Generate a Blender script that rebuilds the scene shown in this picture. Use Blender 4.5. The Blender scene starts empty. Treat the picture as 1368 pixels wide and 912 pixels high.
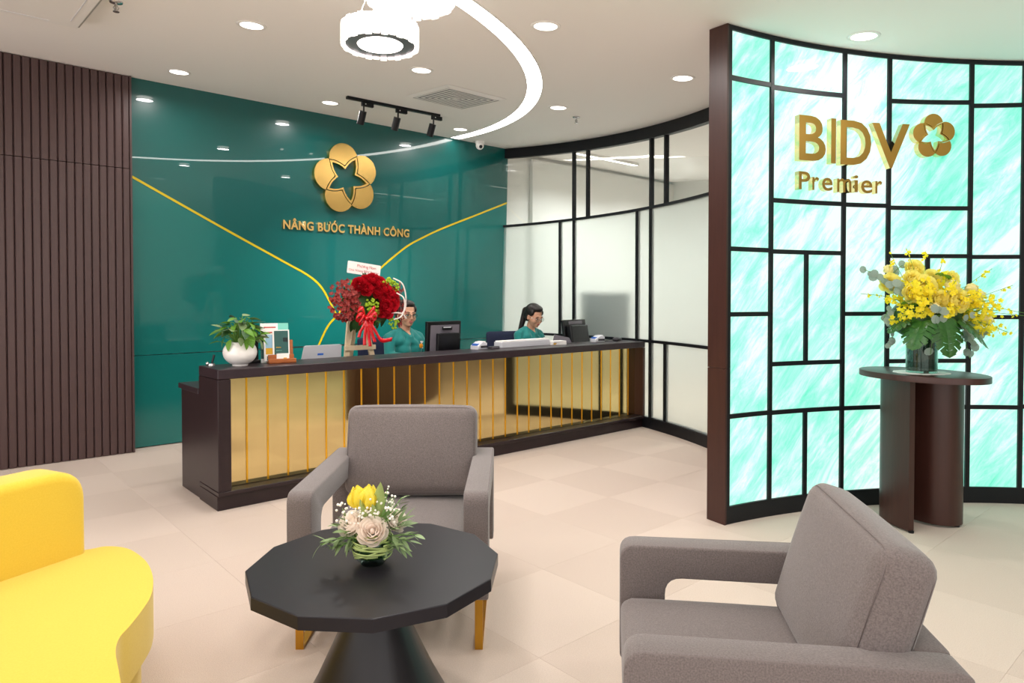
import bpy, bmesh, math, random
import numpy as np
from mathutils import Vector, Matrix, Euler
random.seed(7)
PI = math.pi
SC = bpy.context.scene
COL = SC.collection
V = Vector

# ------------------------------------------------------------ camera, world, lights, exposure
F, CAMH, YAW, PITCH, CX, CY = 912.0, 1.25, math.radians(48.6), math.radians(1.1), 684.0, 415.5
cam_d = bpy.data.cameras.new('camera'); cam = bpy.data.objects.new('camera', cam_d); COL.objects.link(cam)
cam_d.sensor_width = 36; cam_d.lens = 24.0; cam_d.shift_y = -(456-CY)/1368
cam_d.clip_start = 0.02
cam.location = (0, 0, CAMH); cam.rotation_euler = (PI/2-PITCH, 0, YAW-PI/2)
SC.camera = cam
SC.view_settings.view_transform = 'Standard'; SC.view_settings.look = 'None'
SC.view_settings.gamma = 1.0; SC.view_settings.use_curve_mapping = False
SC.view_settings.exposure = 0.0
W = bpy.data.worlds.new('world'); SC.world = W; W.use_nodes = True
W.node_tree.nodes['Background'].inputs[0].default_value = (1.0, 0.96, 0.945, 1)
W.node_tree.nodes['Background'].inputs[1].default_value = 2.2
SC.cycles.max_bounces = 10; SC.cycles.transparent_max_bounces = 12

def zc(Y):                       # ceiling height
    return 2.60 + 0.0705*max(Y, 0.0)
def lamp(name, loc, size, power, color=(1, .95, .925), spread=150, rot=(0, 0, 0), shape='DISK', sy=None):
    d = bpy.data.lights.new(name, 'AREA'); d.shape = shape; d.size = size
    if sy: d.size_y = sy
    d.energy = power; d.color = color; d.spread = math.radians(spread)
    o = bpy.data.objects.new(name, d); COL.objects.link(o); o.location = loc; o.rotation_euler = rot
    return o
DOWN_XY = [(1.586, 5.703), (1.563, 4.144), (2.848, 5.697), (2.785, 4.146), (4.306, 5.695), (2.733, 2.81), (4.221, 4.182), (4.102, 2.835), (4.01, 1.581)]
for x, y in DOWN_XY:
    lamp('downlight_lamp', (x, y, zc(y)-.03), .13, 7, spread=170)
# the rest of the downlight grid, behind the frame
for x, y in [(1.5, 2.8), (2.75, 1.55), (1.45, 1.5), (.2, 2.8), (.2, 1.4), (2.75, .2), (1.4, .1), (.1, .0), (4.1, .2), (.3, 4.2), (-1.1, 2.8), (-1.2, 1.3),
             (-1.2, 0.), (.1, -1.5), (1.4, -1.5), (2.8, -1.5)]:
    lamp('downlight_lamp', (x, y, zc(y)-.03), .16, 4.8, spread=170)
for x, y in [(6.4, 3.2), (6.4, 5.2), (7.8, 3.2), (7.8, 5.2)]:
    lamp('office_lamp', (x, y, zc(y)-.05), .6, 38, (.98, .99, 1), shape='SQUARE')

# ------------------------------------------------------------ pixel helpers (measuring the photograph)
_f0 = V((math.cos(YAW), math.sin(YAW), 0)); _r = V((math.sin(YAW), -math.cos(YAW), 0))
_fw = _f0*math.cos(PITCH)+V((0, 0, -math.sin(PITCH))); _up = _f0*math.sin(PITCH)+V((0, 0, math.cos(PITCH)))
def ray(x, y): return _fw + _r*((x-CX)/F) + _up*((CY-y)/F)
C0 = V((0, 0, CAMH))
def atz(x, y, z=0.0): d = ray(x, y); return C0 + d*((z-CAMH)/d.z)
def aty(x, y, Y): d = ray(x, y); return C0 + d*(Y/d.y)
def atd(x, y, D): return C0 + ray(x, y)*D
def zat(px, py, p):              # height at which the pixel's ray passes over plan point p
    d = ray(px, py); return CAMH + d.z*math.hypot(p[0], p[1])/math.hypot(d.x, d.y)
def oncirc(px, c, R):            # far crossing of the bearing of a pixel column with a plan circle
    d = ray(px, 400); d = V((d.x, d.y)).normalized(); c = V(c)
    b = d.dot(c); t = b + math.sqrt(b*b - c.dot(c) + R*R); return d*t

# ------------------------------------------------------------ materials
def lin(c):
    if isinstance(c, str):
        c = c.lstrip('#'); c = [int(c[i:i+2], 16)/255 for i in (0, 2, 4)]
    return tuple((v/12.92 if v <= .04045 else ((v+.055)/1.055)**2.4) for v in c) + (1,)
def mat(name, color, rough=.5, metal=0., spec=.5, coat=0., coat_r=.03, bump=None, var=None, trans=0., ior=1.45, emit=None, es=0., sheen=0., stretch=(1, 1, 1), alpha=1):
    m = bpy.data.materials.new(name); m.use_nodes = True; nt = m.node_tree; N = nt.nodes; L = nt.links
    b = N['Principled BSDF']; c = lin(color)
    b.inputs['Base Color'].default_value = c; b.inputs['Roughness'].default_value = rough; b.inputs['Metallic'].default_value = metal
    b.inputs['Specular IOR Level'].default_value = spec; b.inputs['Coat Weight'].default_value = coat; b.inputs['Coat Roughness'].default_value = coat_r
    b.inputs['Transmission Weight'].default_value = trans; b.inputs['IOR'].default_value = ior; b.inputs['Sheen Weight'].default_value = sheen
    if emit: b.inputs['Emission Color'].default_value = lin(emit); b.inputs['Emission Strength'].default_value = es
    if bump or var:
        tc = N.new('ShaderNodeTexCoord'); mp = N.new('ShaderNodeMapping'); mp.inputs['Scale'].default_value = stretch
        L.new(tc.outputs['Object'], mp.inputs['Vector'])
    if bump:
        n = N.new('ShaderNodeTexNoise'); n.inputs['Scale'].default_value = bump[0]; n.inputs['Detail'].default_value = 4
        bp = N.new('ShaderNodeBump'); bp.inputs['Strength'].default_value = bump[1]; bp.inputs['Distance'].default_value = bump[2] if len(bump) > 2 else .002
        L.new(mp.outputs[0], n.inputs['Vector']); L.new(n.outputs['Fac'], bp.inputs['Height']); L.new(bp.outputs[0], b.inputs['Normal'])
    if var:                      # (scale, second colour, contrast)
        n = N.new('ShaderNodeTexNoise'); n.inputs['Scale'].default_value = var[0]; n.inputs['Detail'].default_value = 5; n.inputs['Roughness'].default_value = .65
        r = N.new('ShaderNodeValToRGB'); k = var[2] if len(var) > 2 else .25
        r.color_ramp.elements[0].position = .5-k; r.color_ramp.elements[0].color = c
        r.color_ramp.elements[1].position = .5+k; r.color_ramp.elements[1].color = lin(var[1])
        L.new(mp.outputs[0], n.inputs['Vector']); L.new(n.outputs['Fac'], r.inputs[0]); L.new(r.outputs[0], b.inputs['Base Color'])
    return m
def thin(m, w=.4):                # petals and leaves let some light through
    N = m.node_tree.nodes; L = m.node_tree.links; b = N['Principled BSDF']; o = N['Material Output']; t = N.new('ShaderNodeBsdfTranslucent'); x = N.new('ShaderNodeMixShader'); x.inputs[0].default_value = w
    if b.inputs['Base Color'].links: L.new(b.inputs['Base Color'].links[0].from_socket, t.inputs[0])
    else: t.inputs[0].default_value = b.inputs['Base Color'].default_value
    L.new(b.outputs[0], x.inputs[1]); L.new(t.outputs[0], x.inputs[2]); L.new(x.outputs[0], o.inputs[0])
def emat(name, color, s):
    m = bpy.data.materials.new(name); m.use_nodes = True; N = m.node_tree.nodes; N.clear()
    o = N.new('ShaderNodeOutputMaterial'); e = N.new('ShaderNodeEmission'); e.inputs[0].default_value = lin(color); e.inputs[1].default_value = s
    m.node_tree.links.new(e.outputs[0], o.inputs[0]); return m
M = {}
M['ceiling'] = mat('ceiling_paint', '#f4f1ee', .85, bump=(60, .03))
M['wallpaint'] = mat('wall_paint', '#e8e6e2', .8)
M['white'] = mat('white_plastic', '#efedea', .45)
M['carpet'] = mat('carpet_light', '#d9c9bc', .95, spec=.1, bump=(420, .5, .004), var=(260, '#c6b5a8', .2), sheen=.15)
M['carpet2'] = mat('carpet_dark', '#d3c2b5', .95, spec=.1, bump=(420, .5, .004), var=(260, '#c0afa2', .2), sheen=.15)
M['carpet3'] = mat('carpet_mid', '#d4c4b7', .95, spec=.1, bump=(420, .5, .004), var=(260, '#c1b0a3', .2), sheen=.15)
M['slat'] = mat('slat_wood', '#54403f', .42, bump=(30, .12), var=(9, '#4a3836', .3), stretch=(6, 6, .5))
M['slatback'] = mat('slat_backing', '#2a2020', .6)
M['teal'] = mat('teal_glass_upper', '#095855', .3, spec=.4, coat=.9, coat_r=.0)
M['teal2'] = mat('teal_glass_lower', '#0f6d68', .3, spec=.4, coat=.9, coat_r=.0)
M['yellowline'] = mat('yellow_inlay', '#cdb50c', .4)
M['desk'] = mat('dark_wood', '#2c1e21', .33, bump=(24, .08), var=(8, '#21161a', .3), stretch=(.6, 6, 6))
M['desktop'] = mat('dark_wood_top', '#30232a', .36, bump=(24, .08), var=(8, '#281d22', .3), stretch=(.6, 6, 6))
M['brown'] = mat('brown_wood', '#43261f', .36, bump=(24, .08), var=(7, '#361d18', .3), stretch=(7, 7, .5))
M['goldmirror'] = mat('gold_mirror', '#dcc890', .06, 1.0, bump=(1.6, .012, .02))
M['goldstrip'] = mat('gold_strip', '#f6bd38', .3, 1.0)
M['gold'] = mat('brushed_gold', '#f2c876', .27, 1.0, bump=(90, .03), stretch=(1, 1, .05))
M['goldfront'] = mat('satin_gold', '#c9994e', .28, 1.0, bump=(90, .05), stretch=(1, 1, .05))
M['goldpale'] = mat('pale_gold_edge', '#f4dc9c', .12, 1.0)
M['lettergold'] = mat('letter_gold', '#f8d184', .36, 1.0)
M['goldside'] = mat('polished_gold', '#f0c566', .14, 1.0)
M['black'] = mat('black_metal', '#101116', .45, spec=.35)
M['blackgloss'] = mat('black_plastic', '#0d0d10', .3)
M['grey'] = mat('grey_fabric', '#7b7270', .95, spec=.15, bump=(420, .6, .0015), var=(260, '#5f5755', .18), sheen=.3)
M['seam'] = mat('seam_thread', '#726967', .9)
M['yellow'] = mat('yellow_fabric', '#e0c044', .9, spec=.12, bump=(300, .4, .001), var=(180, '#d8b638', .25), sheen=.25)
M['tabletop'] = mat('black_table_top', '#222024', .34, spec=.25, var=(5, '#1f1d22', .3))
M['tablebase'] = mat('black_table_base', '#17151a', .38)
M['sledgold'] = mat('sled_gold', '#c8963a', .28, 1.0)
M['lampwhite'] = emat('lamp_white', '#fff6ec', 6.0)
M['ring'] = emat('ring_glow', '#fffaf4', 14.0)
M['crystal'] = mat('crystal', '#ffffff', .25, emit='#fff8f0', es=1.7)
M['steel'] = mat('steel', '#c9c9c9', .25, 1.0)
M['chrome_dark'] = mat('lamp_ring', '#8f8a93', .3, .8)
M['skin'] = mat('skin', '#dca98b', .55, var=(14, '#d29a7c', .3))
M['hair'] = mat('hair', '#1c1412', .4, bump=(160, .5, .003), stretch=(1, 1, .15))
M['tunic'] = mat('teal_tunic', '#10807c', .75, bump=(45, .35, .006), sheen=.2)
M['lip'] = mat('lips', '#b0585a', .45)
M['eyewhite'] = mat('eye_white', '#efe9e4', .3)
M['iris'] = mat('iris', '#1a0f0a', .2)
M['orange'] = mat('orange_brooch', '#f09a1c', .5)
M['navy'] = mat('navy_fabric', '#1d2440', .85)
M['potwhite'] = mat('pot_white', '#f4f1ee', .35)
M['soil'] = mat('soil', '#2c2018', .9)
M['leaf'] = mat('leaf_green', '#4f8a2c', .4, var=(14, '#7fae3c', .25))
M['leafdark'] = mat('leaf_dark', '#22401c', .4, var=(14, '#2f5a28', .25))
M['leafolive'] = mat('leaf_olive', '#6d8558', .5, var=(20, '#869c6a', .25))
M['euca'] = mat('eucalyptus', '#8ba095', .55, var=(18, '#a3b3a8', .25))
M['monstera'] = mat('monstera_green', '#27521f', .3, var=(10, '#3a6b2b', .25))
M['stem'] = mat('stem_green', '#5d8a34', .5)
M['red'] = mat('rose_red', '#dc1c30', .5, var=(30, '#b81022', .25))
M['orchid'] = mat('orchid_red', '#72101c', .5, var=(60, '#b8483e', .15))
M['limemum'] = mat('lime_green', '#8fb31e', .6, var=(60, '#a9c832', .2))
M['ribbon'] = mat('ribbon_red', '#d1141f', .25, spec=.8)
M['paleyellow'] = mat('rose_yellow', '#fff27c', .5, var=(30, '#fff6a6', .25))
M['cream'] = mat('tulip_cream', '#fff0ac', .5, var=(30, '#fff6cc', .25))
M['yellowflower'] = mat('oncidium_yellow', '#fff23c', .5, var=(50, '#fde62a', .25))
M['tulip'] = mat('tulip_yellow', '#f4e02a', .45, var=(20, '#f9ec70', .25))
M['pink'] = mat('rose_pink', '#fffaf4', .5, var=(30, '#fff0e4', .2))
M['babys'] = mat('babys_breath', '#f5f1e6', .6)
M['grass'] = mat('grass_wrap', '#8fa656', .45, var=(40, '#b5c382', .25), stretch=(1, 1, 6))
M['easel'] = mat('pale_wood', '#e6d2b2', .5, var=(20, '#d9c29d', .25), stretch=(4, 4, 1))
M['orangewood'] = mat('orange_wood', '#b4652f', .4, var=(20, '#a05726', .25), stretch=(1, 4, 4))
M['paper'] = mat('paper', '#f6f3ef', .7)
M['mintpaper'] = mat('mint_paper', '#7fd0c0', .6)
M['tealpaper'] = mat('teal_paper', '#2b5a56', .5)
M['skypaper'] = mat('sky_print', '#9cc4dd', .6)
M['fieldpaper'] = mat('field_print', '#d9a72a', .6)
M['darkprint'] = mat('print_dark', '#33262a', .6)
M['redprint'] = mat('print_red', '#c03a30', .6)
M['bluekey'] = mat('blue_keys', '#3a6fd0', .4)
M['greyplastic'] = mat('grey_plastic', '#6d6870', .45)
M['lightgrey'] = mat('light_grey_plastic', '#d5d6dc', .4)
M['darkgrey'] = mat('dark_grey_plastic', '#3a383c', .4)
M['ventgrey'] = mat('vent_grey', '#a8a4a0', .5)
M['screen'] = mat('dark_screen', '#2a3034', .5)
M['basket'] = mat('basket_white', '#efe3dc', .5)

for _k, _w in (('red', .25), ('orchid', .25), ('paleyellow', .45), ('cream', .45), ('yellowflower', .45), ('tulip', .4), ('pink', .5), ('leaf', .25), ('euca', .3), ('monstera', .15)): thin(M[_k], _w)
def glass_mat(name, tint, gl):
    m = bpy.data.materials.new(name); m.use_nodes = True; N = m.node_tree.nodes; L = m.node_tree.links; N.clear()
    o = N.new('ShaderNodeOutputMaterial'); t = N.new('ShaderNodeBsdfTransparent'); t.inputs[0].default_value = lin(tint)
    g = N.new('ShaderNodeBsdfGlossy'); g.inputs['Roughness'].default_value = 0.0
    lw = N.new('ShaderNodeLayerWeight'); lw.inputs[0].default_value = .5
    pw = N.new('ShaderNodeMath'); pw.operation = 'POWER'; pw.inputs[1].default_value = 4.0; L.new(lw.outputs['Facing'], pw.inputs[0])
    fr = N.new('ShaderNodeMath'); fr.operation = 'MULTIPLY_ADD'; fr.inputs[1].default_value = .85; fr.inputs[2].default_value = gl; L.new(pw.outputs[0], fr.inputs[0])
    mx = N.new('ShaderNodeMixShader'); L.new(fr.outputs[0], mx.inputs[0]); L.new(t.outputs[0], mx.inputs[1]); L.new(g.outputs[0], mx.inputs[2]); L.new(mx.outputs[0], o.inputs[0])
    return m
M['clear'] = glass_mat('clear_glass', '#f6faf8', .05)
M['vaseglass'] = glass_mat('vase_glass', '#dfeee8', .05)
def frost_mat():
    m = bpy.data.materials.new('frosted_glass'); m.use_nodes = True; N = m.node_tree.nodes; L = m.node_tree.links; N.clear()
    o = N.new('ShaderNodeOutputMaterial'); rf = N.new('ShaderNodeBsdfRefraction'); rf.inputs['Roughness'].default_value = .5; rf.inputs['IOR'].default_value = 1.15
    rf.inputs[0].default_value = lin('#eff5f2')
    tr = N.new('ShaderNodeBsdfTranslucent'); tr.inputs[0].default_value = lin('#f0f6f2'); df = N.new('ShaderNodeBsdfDiffuse'); df.inputs[0].default_value = lin('#e4ece8')
    gl = N.new('ShaderNodeBsdfGlossy'); gl.inputs['Roughness'].default_value = .25
    m1 = N.new('ShaderNodeMixShader'); m1.inputs[0].default_value = .12; L.new(rf.outputs[0], m1.inputs[1]); L.new(tr.outputs[0], m1.inputs[2])
    m2 = N.new('ShaderNodeMixShader'); m2.inputs[0].default_value = .08; L.new(m1.outputs[0], m2.inputs[1]); L.new(df.outputs[0], m2.inputs[2])
    m3 = N.new('ShaderNodeMixShader'); m3.inputs[0].default_value = .06; L.new(m2.outputs[0], m3.inputs[1]); L.new(gl.outputs[0], m3.inputs[2])
    L.new(m3.outputs[0], o.inputs[0]); return m
M['frost'] = frost_mat()
def lit_mat():
    m = bpy.data.materials.new('lit_mint_stone'); m.use_nodes = True; N = m.node_tree.nodes; L = m.node_tree.links
    b = N['Principled BSDF']; b.inputs['Base Color'].default_value = lin('#3f7f74'); b.inputs['Roughness'].default_value = .03; b.inputs['Specular IOR Level'].default_value = .35
    tc = N.new('ShaderNodeTexCoord')
    def dot(v, s):
        n = N.new('ShaderNodeVectorMath'); n.operation = 'DOT_PRODUCT'; n.inputs[1].default_value = tuple(c*s for c in v); L.new(tc.outputs['Object'], n.inputs[0]); return n.outputs['Value']
    mp = N.new('ShaderNodeCombineXYZ')      # streaks run diagonally up the wall
    for i, (v, s) in enumerate((((.56, -.32, .77), 2.6), ((-.67, .385, .64), 11.0), ((.5, .87, 0), 1.0))): L.new(dot(v, s), mp.inputs[i])
    n1 = N.new('ShaderNodeTexNoise'); n1.inputs['Scale'].default_value = 1.0; n1.inputs['Detail'].default_value = 9; n1.inputs['Roughness'].default_value = .74; n1.inputs['Distortion'].default_value = .5
    L.new(mp.outputs[0], n1.inputs['Vector'])
    n2 = N.new('ShaderNodeTexNoise'); n2.inputs['Scale'].default_value = 1.3; n2.inputs['Detail'].default_value = 3; L.new(tc.outputs['Object'], n2.inputs['Vector'])
    ad = N.new('ShaderNodeMath'); ad.operation = 'MULTIPLY_ADD'; L.new(n2.outputs['Fac'], ad.inputs[0]); ad.inputs[1].default_value = .55; L.new(n1.outputs['Fac'], ad.inputs[2])
    r = N.new('ShaderNodeValToRGB'); e = r.color_ramp.elements
    e[0].position = .5; e[0].color = lin('#38cbaa'); e[1].position = .9; e[1].color = lin('#f2fffb')
    k = e.new(.64); k.color = lin('#86efd0'); k = e.new(.75); k.color = lin('#aef6e2')
    L.new(ad.outputs[0], r.inputs[0]); L.new(r.outputs[0], b.inputs['Emission Color']); b.inputs['Emission Strength'].default_value = 1.02
    return m
M['lit'] = lit_mat()

# ------------------------------------------------------------ building helpers
def link(o, parent=None):
    COL.objects.link(o)
    if parent: o.parent = parent
    return o
def thing(name, label=None, cat=None, loc=(0, 0, 0), rz=0., group=None):
    o = bpy.data.objects.new(name, None); o.empty_display_size = .1; COL.objects.link(o); o.location = loc; o.rotation_euler = (0, 0, rz)
    return tag(o, label, cat, group)
def tag(o, label=None, cat=None, group=None, kind=None):
    if label: o['label'] = label
    if cat: o['category'] = cat
    if group: o['group'] = group
    if kind: o['kind'] = kind
    return o
def mesh(name, bm, m, smooth=False):
    bmesh.ops.recalc_face_normals(bm, faces=bm.faces[:])
    me = bpy.data.meshes.new(name); bm.to_mesh(me); bm.free()
    for x in (m if isinstance(m, (list, tuple)) else [m]): me.materials.append(M[x] if isinstance(x, str) else x)
    if smooth: me.shade_smooth()
    return me
def obj(name, bm, m, parent=None, smooth=False, mtx=None, auto=None):
    me = bm if isinstance(bm, bpy.types.Mesh) else mesh(name, bm, m, smooth or bool(auto))
    if auto and not isinstance(bm, bpy.types.Mesh):
        try: me.set_sharp_from_angle(angle=math.radians(auto))
        except Exception: pass
    o = link(bpy.data.objects.new(name, me), parent)
    if mtx is not None: o.matrix_local = mtx
    return o
def NB(): return bmesh.new()
def box(bm, a, b, mtx=None, bev=0., seg=2):
    t = bmesh.new(); c = [(x+y)/2 for x, y in zip(a, b)]; s = [abs(y-x) for x, y in zip(a, b)]
    bmesh.ops.create_cube(t, size=1, matrix=Matrix.Translation(c) @ Matrix.Diagonal((*s, 1)))
    if bev > 0: bmesh.ops.bevel(t, geom=t.edges[:], offset=bev, segments=seg, affect='EDGES', profile=.5)
    return merge(bm, t, mtx)
def merge(bm, t, mtx=None, mi=None):
    if mtx is not None: bmesh.ops.transform(t, matrix=mtx, verts=t.verts[:])
    mp = {v: bm.verts.new(v.co) for v in t.verts}
    for f in t.faces:
        try:
            nf = bm.faces.new([mp[v] for v in f.verts]); nf.material_index = f.material_index if mi is None else mi; nf.smooth = f.smooth
        except ValueError: pass
    t.free(); return bm
def cyl(bm, p0, p1, r0, r1=None, seg=16, caps=True):
    p0, p1 = V(p0), V(p1); r1 = r0 if r1 is None else r1; d = p1-p0
    q = d.to_track_quat('Z', 'Y').to_matrix().to_4x4(); t = bmesh.new()
    bmesh.ops.create_cone(t, cap_ends=caps, segments=seg, radius1=r0, radius2=r1, depth=d.length, matrix=Matrix.Translation((p0+p1)/2) @ q)
    return merge(bm, t)
def ell(bm, c, r, seg=16, rings=10, mtx=None):
    t = bmesh.new(); r = (r, r, r) if isinstance(r, (int, float)) else r
    bmesh.ops.create_uvsphere(t, u_segments=seg, v_segments=rings, radius=1, matrix=Matrix.Translation(c) @ (mtx or Matrix.Identity(4)) @ Matrix.Diagonal((*r, 1)))
    return merge(bm, t)
def ico(bm, c, r, sub=1):
    t = bmesh.new(); bmesh.ops.create_icosphere(t, subdivisions=sub, radius=r, matrix=Matrix.Translation(c)); return merge(bm, t)
def lathe(bm, prof, seg=32, c=(0, 0, 0)):
    rings = []
    for r, z in prof:
        rings.append([bm.verts.new((c[0]+r*math.cos(2*PI*i/seg), c[1]+r*math.sin(2*PI*i/seg), c[2]+z)) for i in range(seg)] if r > 1e-6 else [bm.verts.new((c[0], c[1], c[2]+z))])
    for a, b in zip(rings, rings[1:]):
        for i in range(seg):
            j = (i+1) % seg
            if len(a) == 1 and len(b) == 1: continue
            if len(a) == 1: bm.faces.new((a[0], b[j], b[i]))
            elif len(b) == 1: bm.faces.new((a[i], a[j], b[0]))
            else: bm.faces.new((a[i], a[j], b[j], b[i]))
    return bm
def tube(bm, pts, r, seg=8, closed=False, flat=None):
    pts = [V(p) for p in pts]; n = len(pts); rr = r if isinstance(r, (list, tuple)) else [r]*n; rings = []; up = V((0, 0, 1))
    for i, p in enumerate(pts):
        a = pts[(i-1) % n] if (closed or i > 0) else p; b = pts[(i+1) % n] if (closed or i < n-1) else p
        d = (b-a).normalized(); s = d.cross(up)
        if s.length < 1e-4: s = d.cross(V((0, 1, 0)))
        s.normalize(); u = s.cross(d).normalized()
        fx, fy = flat if flat else (1, 1)
        rings.append([bm.verts.new(p+(s*math.cos(2*PI*k/seg)*fx+u*math.sin(2*PI*k/seg)*fy)*rr[i]) for k in range(seg)])
    for i in range(n if closed else n-1):
        a, b = rings[i], rings[(i+1) % n]
        for k in range(seg): bm.faces.new((a[k], a[(k+1) % seg], b[(k+1) % seg], b[k]))
    if not closed:
        bm.faces.new(rings[0][::-1]); bm.faces.new(rings[-1])
    return bm
def prism(bm, pts, h0, h1, axis='Z', bev=0., seg=3, bevtop=False):
    t = bmesh.new()
    def P(a, b, h): return (a, b, h) if axis == 'Z' else ((a, h, b) if axis == 'Y' else (h, a, b))
    lo = [t.verts.new(P(x, y, h0)) for x, y in pts]; hi = [t.verts.new(P(x, y, h1)) for x, y in pts]; n = len(pts)
    t.faces.new(lo[::-1]); t.faces.new(hi)
    for i in range(n): t.faces.new((lo[i], lo[(i+1) % n], hi[(i+1) % n], hi[i]))
    bmesh.ops.recalc_face_normals(t, faces=t.faces[:])
    if bev > 0:
        es = [e for e in t.edges if len({v in lo for v in e.verts}) == 1] if not bevtop else [e for e in t.edges if all(v in hi for v in e.verts)]
        bmesh.ops.bevel(t, geom=es, offset=bev, segments=seg, affect='EDGES', profile=.5)
    bmesh.ops.triangulate(t, faces=[f for f in t.faces if len(f.verts) > 4])
    return merge(bm, t)
def roundpoly(pts, rads, n=6):   # rounded polygon corners
    out = []; m = len(pts)
    for i in range(m):
        p = V(pts[i]); a = V(pts[i-1]); b = V(pts[(i+1) % m]); r = rads[i] if isinstance(rads, (list, tuple)) else rads
        if r <= 0: out.append(tuple(p)); continue
        d1 = (a-p).normalized(); d2 = (b-p).normalized(); ang = d1.angle(d2); k = min(r/math.tan(ang/2), (a-p).length*.49, (b-p).length*.49)
        s, e = p+d1*k, p+d2*k
        for j in range(n+1):
            u = j/n; out.append(tuple((s*(1-u)**2 + p*2*u*(1-u) + e*u*u)))
    return out
def cushion(bm, size, r=.04, bulge=(0, 0, 0), n=14, mtx=None):
    t = bmesh.new(); bmesh.ops.create_cube(t, size=2); bmesh.ops.subdivide_edges(t, edges=t.edges[:], cuts=n, use_grid_fill=True)
    h = [s/2 for s in size]
    for v in t.verts:
        q = [math.copysign(abs(c)**.8, c) for c in v.co]; p = V([q[i]*h[i] for i in range(3)])
        inner = V([max(-h[i]+r, min(h[i]-r, p[i])) for i in range(3)]); d = p-inner
        if d.length > 1e-9: p = inner + d.normalized()*r
        for i in range(3):
            if bulge[i]:
                j, k = [a for a in range(3) if a != i]; f = (1-q[j]**2)*(1-q[k]**2)
                p[i] += math.copysign(bulge[i]*f, v.co[i]) * abs(q[i])**2
        v.co = p
    return merge(bm, t, mtx)
def arcbox(bm, c, a0, a1, r0, r1, z0, z1, n=None):
    n = n or max(2, int(abs(a1-a0)/.04)+1); g = lambda z, x, y: z(x, y) if callable(z) else z; rows = []
    for i in range(n+1):
        a = a0+(a1-a0)*i/n; q = []
        for r, z in ((r0, z0), (r1, z0), (r1, z1), (r0, z1)):
            x, y = c[0]+r*math.cos(a), c[1]+r*math.sin(a); q.append(bm.verts.new((x, y, g(z, x, y))))
        rows.append(q)
    for a, b in zip(rows, rows[1:]):
        for k in range(4): bm.faces.new((a[k], a[(k+1) % 4], b[(k+1) % 4], b[k]))
    bm.faces.new(rows[0]); bm.faces.new(rows[-1][::-1]); return bm
def T(x, y, z): return Matrix.Translation((x, y, z))
def R(a, ax): return Matrix.Rotation(a, 4, ax)
def S(x, y=None, z=None): return Matrix.Diagonal((x, x if y is None else y, x if z is None else z, 1))
def aim(p, d, s=1., roll=0.):    # local z along d
    return Matrix.Translation(p) @ V(d).to_track_quat('Z', 'Y').to_matrix().to_4x4() @ R(roll, 'Z') @ S(s)
def textmesh(s, size, ext, m, bold=0., bev=0., name='letter'):
    cu = bpy.data.curves.new('t', 'FONT'); cu.body = s; cu.size = size; cu.extrude = ext; cu.offset = bold; cu.bevel_depth = bev; cu.resolution_u = 4
    o = bpy.data.objects.new('t', cu); COL.objects.link(o); bpy.context.view_layer.update()
    me = bpy.data.meshes.new_from_object(o.evaluated_get(bpy.context.evaluated_depsgraph_get()))
    bpy.data.objects.remove(o); bpy.data.curves.remove(cu); me.materials.clear()
    for x in (m if isinstance(m, (list, tuple)) else [m]): me.materials.append(M[x])
    me.name = name; return me
def xr(me): xs = [v.co.x for v in me.vertices]; return (min(xs), max(xs)) if xs else (0, 0)
def letters(s, size, ext, m, bold=0., track=0.):   # [(char, mesh, x offset)] one mesh per letter
    out = []
    for i, ch in enumerate(s):
        if ch == ' ': continue
        pre = textmesh(s[:i+1], size, 0, m); own = textmesh(ch, size, 0, m); off = xr(pre)[1]-xr(own)[1]
        me = textmesh(ch, size, ext, m, bold); out.append((ch, me, off+track*i))
        for p in me.polygons: p.material_index = 0 if abs(p.normal.z) > .7 else min(1, len(me.materials)-1)
    return out

# ============================================================ STRUCTURE
# floor: slab plus carpet tiles laid quarter-turned
bm = NB(); box(bm, (-3.6, -3.6, -.15), (9.2, 6.6, -.005)); FLOOR = tag(obj('floor', bm, 'carpet3'), kind='structure')
TS = .55; tmesh = {}
for k in ('carpet', 'carpet2', 'carpet3'):
    bm = NB(); box(bm, (-TS/2+.0002, -TS/2+.0002, -.0048), (TS/2-.0002, TS/2-.0002, 0), bev=.0006, seg=1); tmesh[k] = mesh('carpet_tile', bm, k)
rt = random.Random(3)
for i in range(-6, 9):
    for j in range(-8, 6):
        x, y = 1.075+TS*(i+.5), 3.35+TS*(j+.5)
        if y > 5.95 or y < -1.3 or (x < -1.2 and y < .4) or x-y > 6.2 or x > 5.9: continue
        k = ('carpet', 'carpet2')[(i+j) % 2] if rt.random() < .72 else 'carpet3'
        obj('carpet_tile', tmesh[k], k, FLOOR, mtx=T(x, y, 0) @ R(PI/2*((i+j) % 2), 'Z'))
bm = NB(); prism(bm, [(-3.6, 2.6), (0, 2.6), (6.6, zc(6.6)), (6.6, zc(6.6)+.2), (-3.6, 2.9)], -3.6, 9.2, axis='X')
tag(obj('ceiling', bm, 'ceiling'), kind='structure')
for nm, a, b in (('wall_front', (2.2, -3.7, 0), (9.2, -3.55, 2.7)), ('wall_right', (8.9, -3.6, 0), (9.1, 6.6, 3.1))):
    bm = NB(); box(bm, a, b); tag(obj(nm, bm, 'wallpaint'), kind='structure')
bm = NB(); box(bm, (-3.6, 6.36, 0), (9.2, 6.5, 3.15)); BACK = tag(obj('wall_back', bm, 'wallpaint'), kind='structure')
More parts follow.
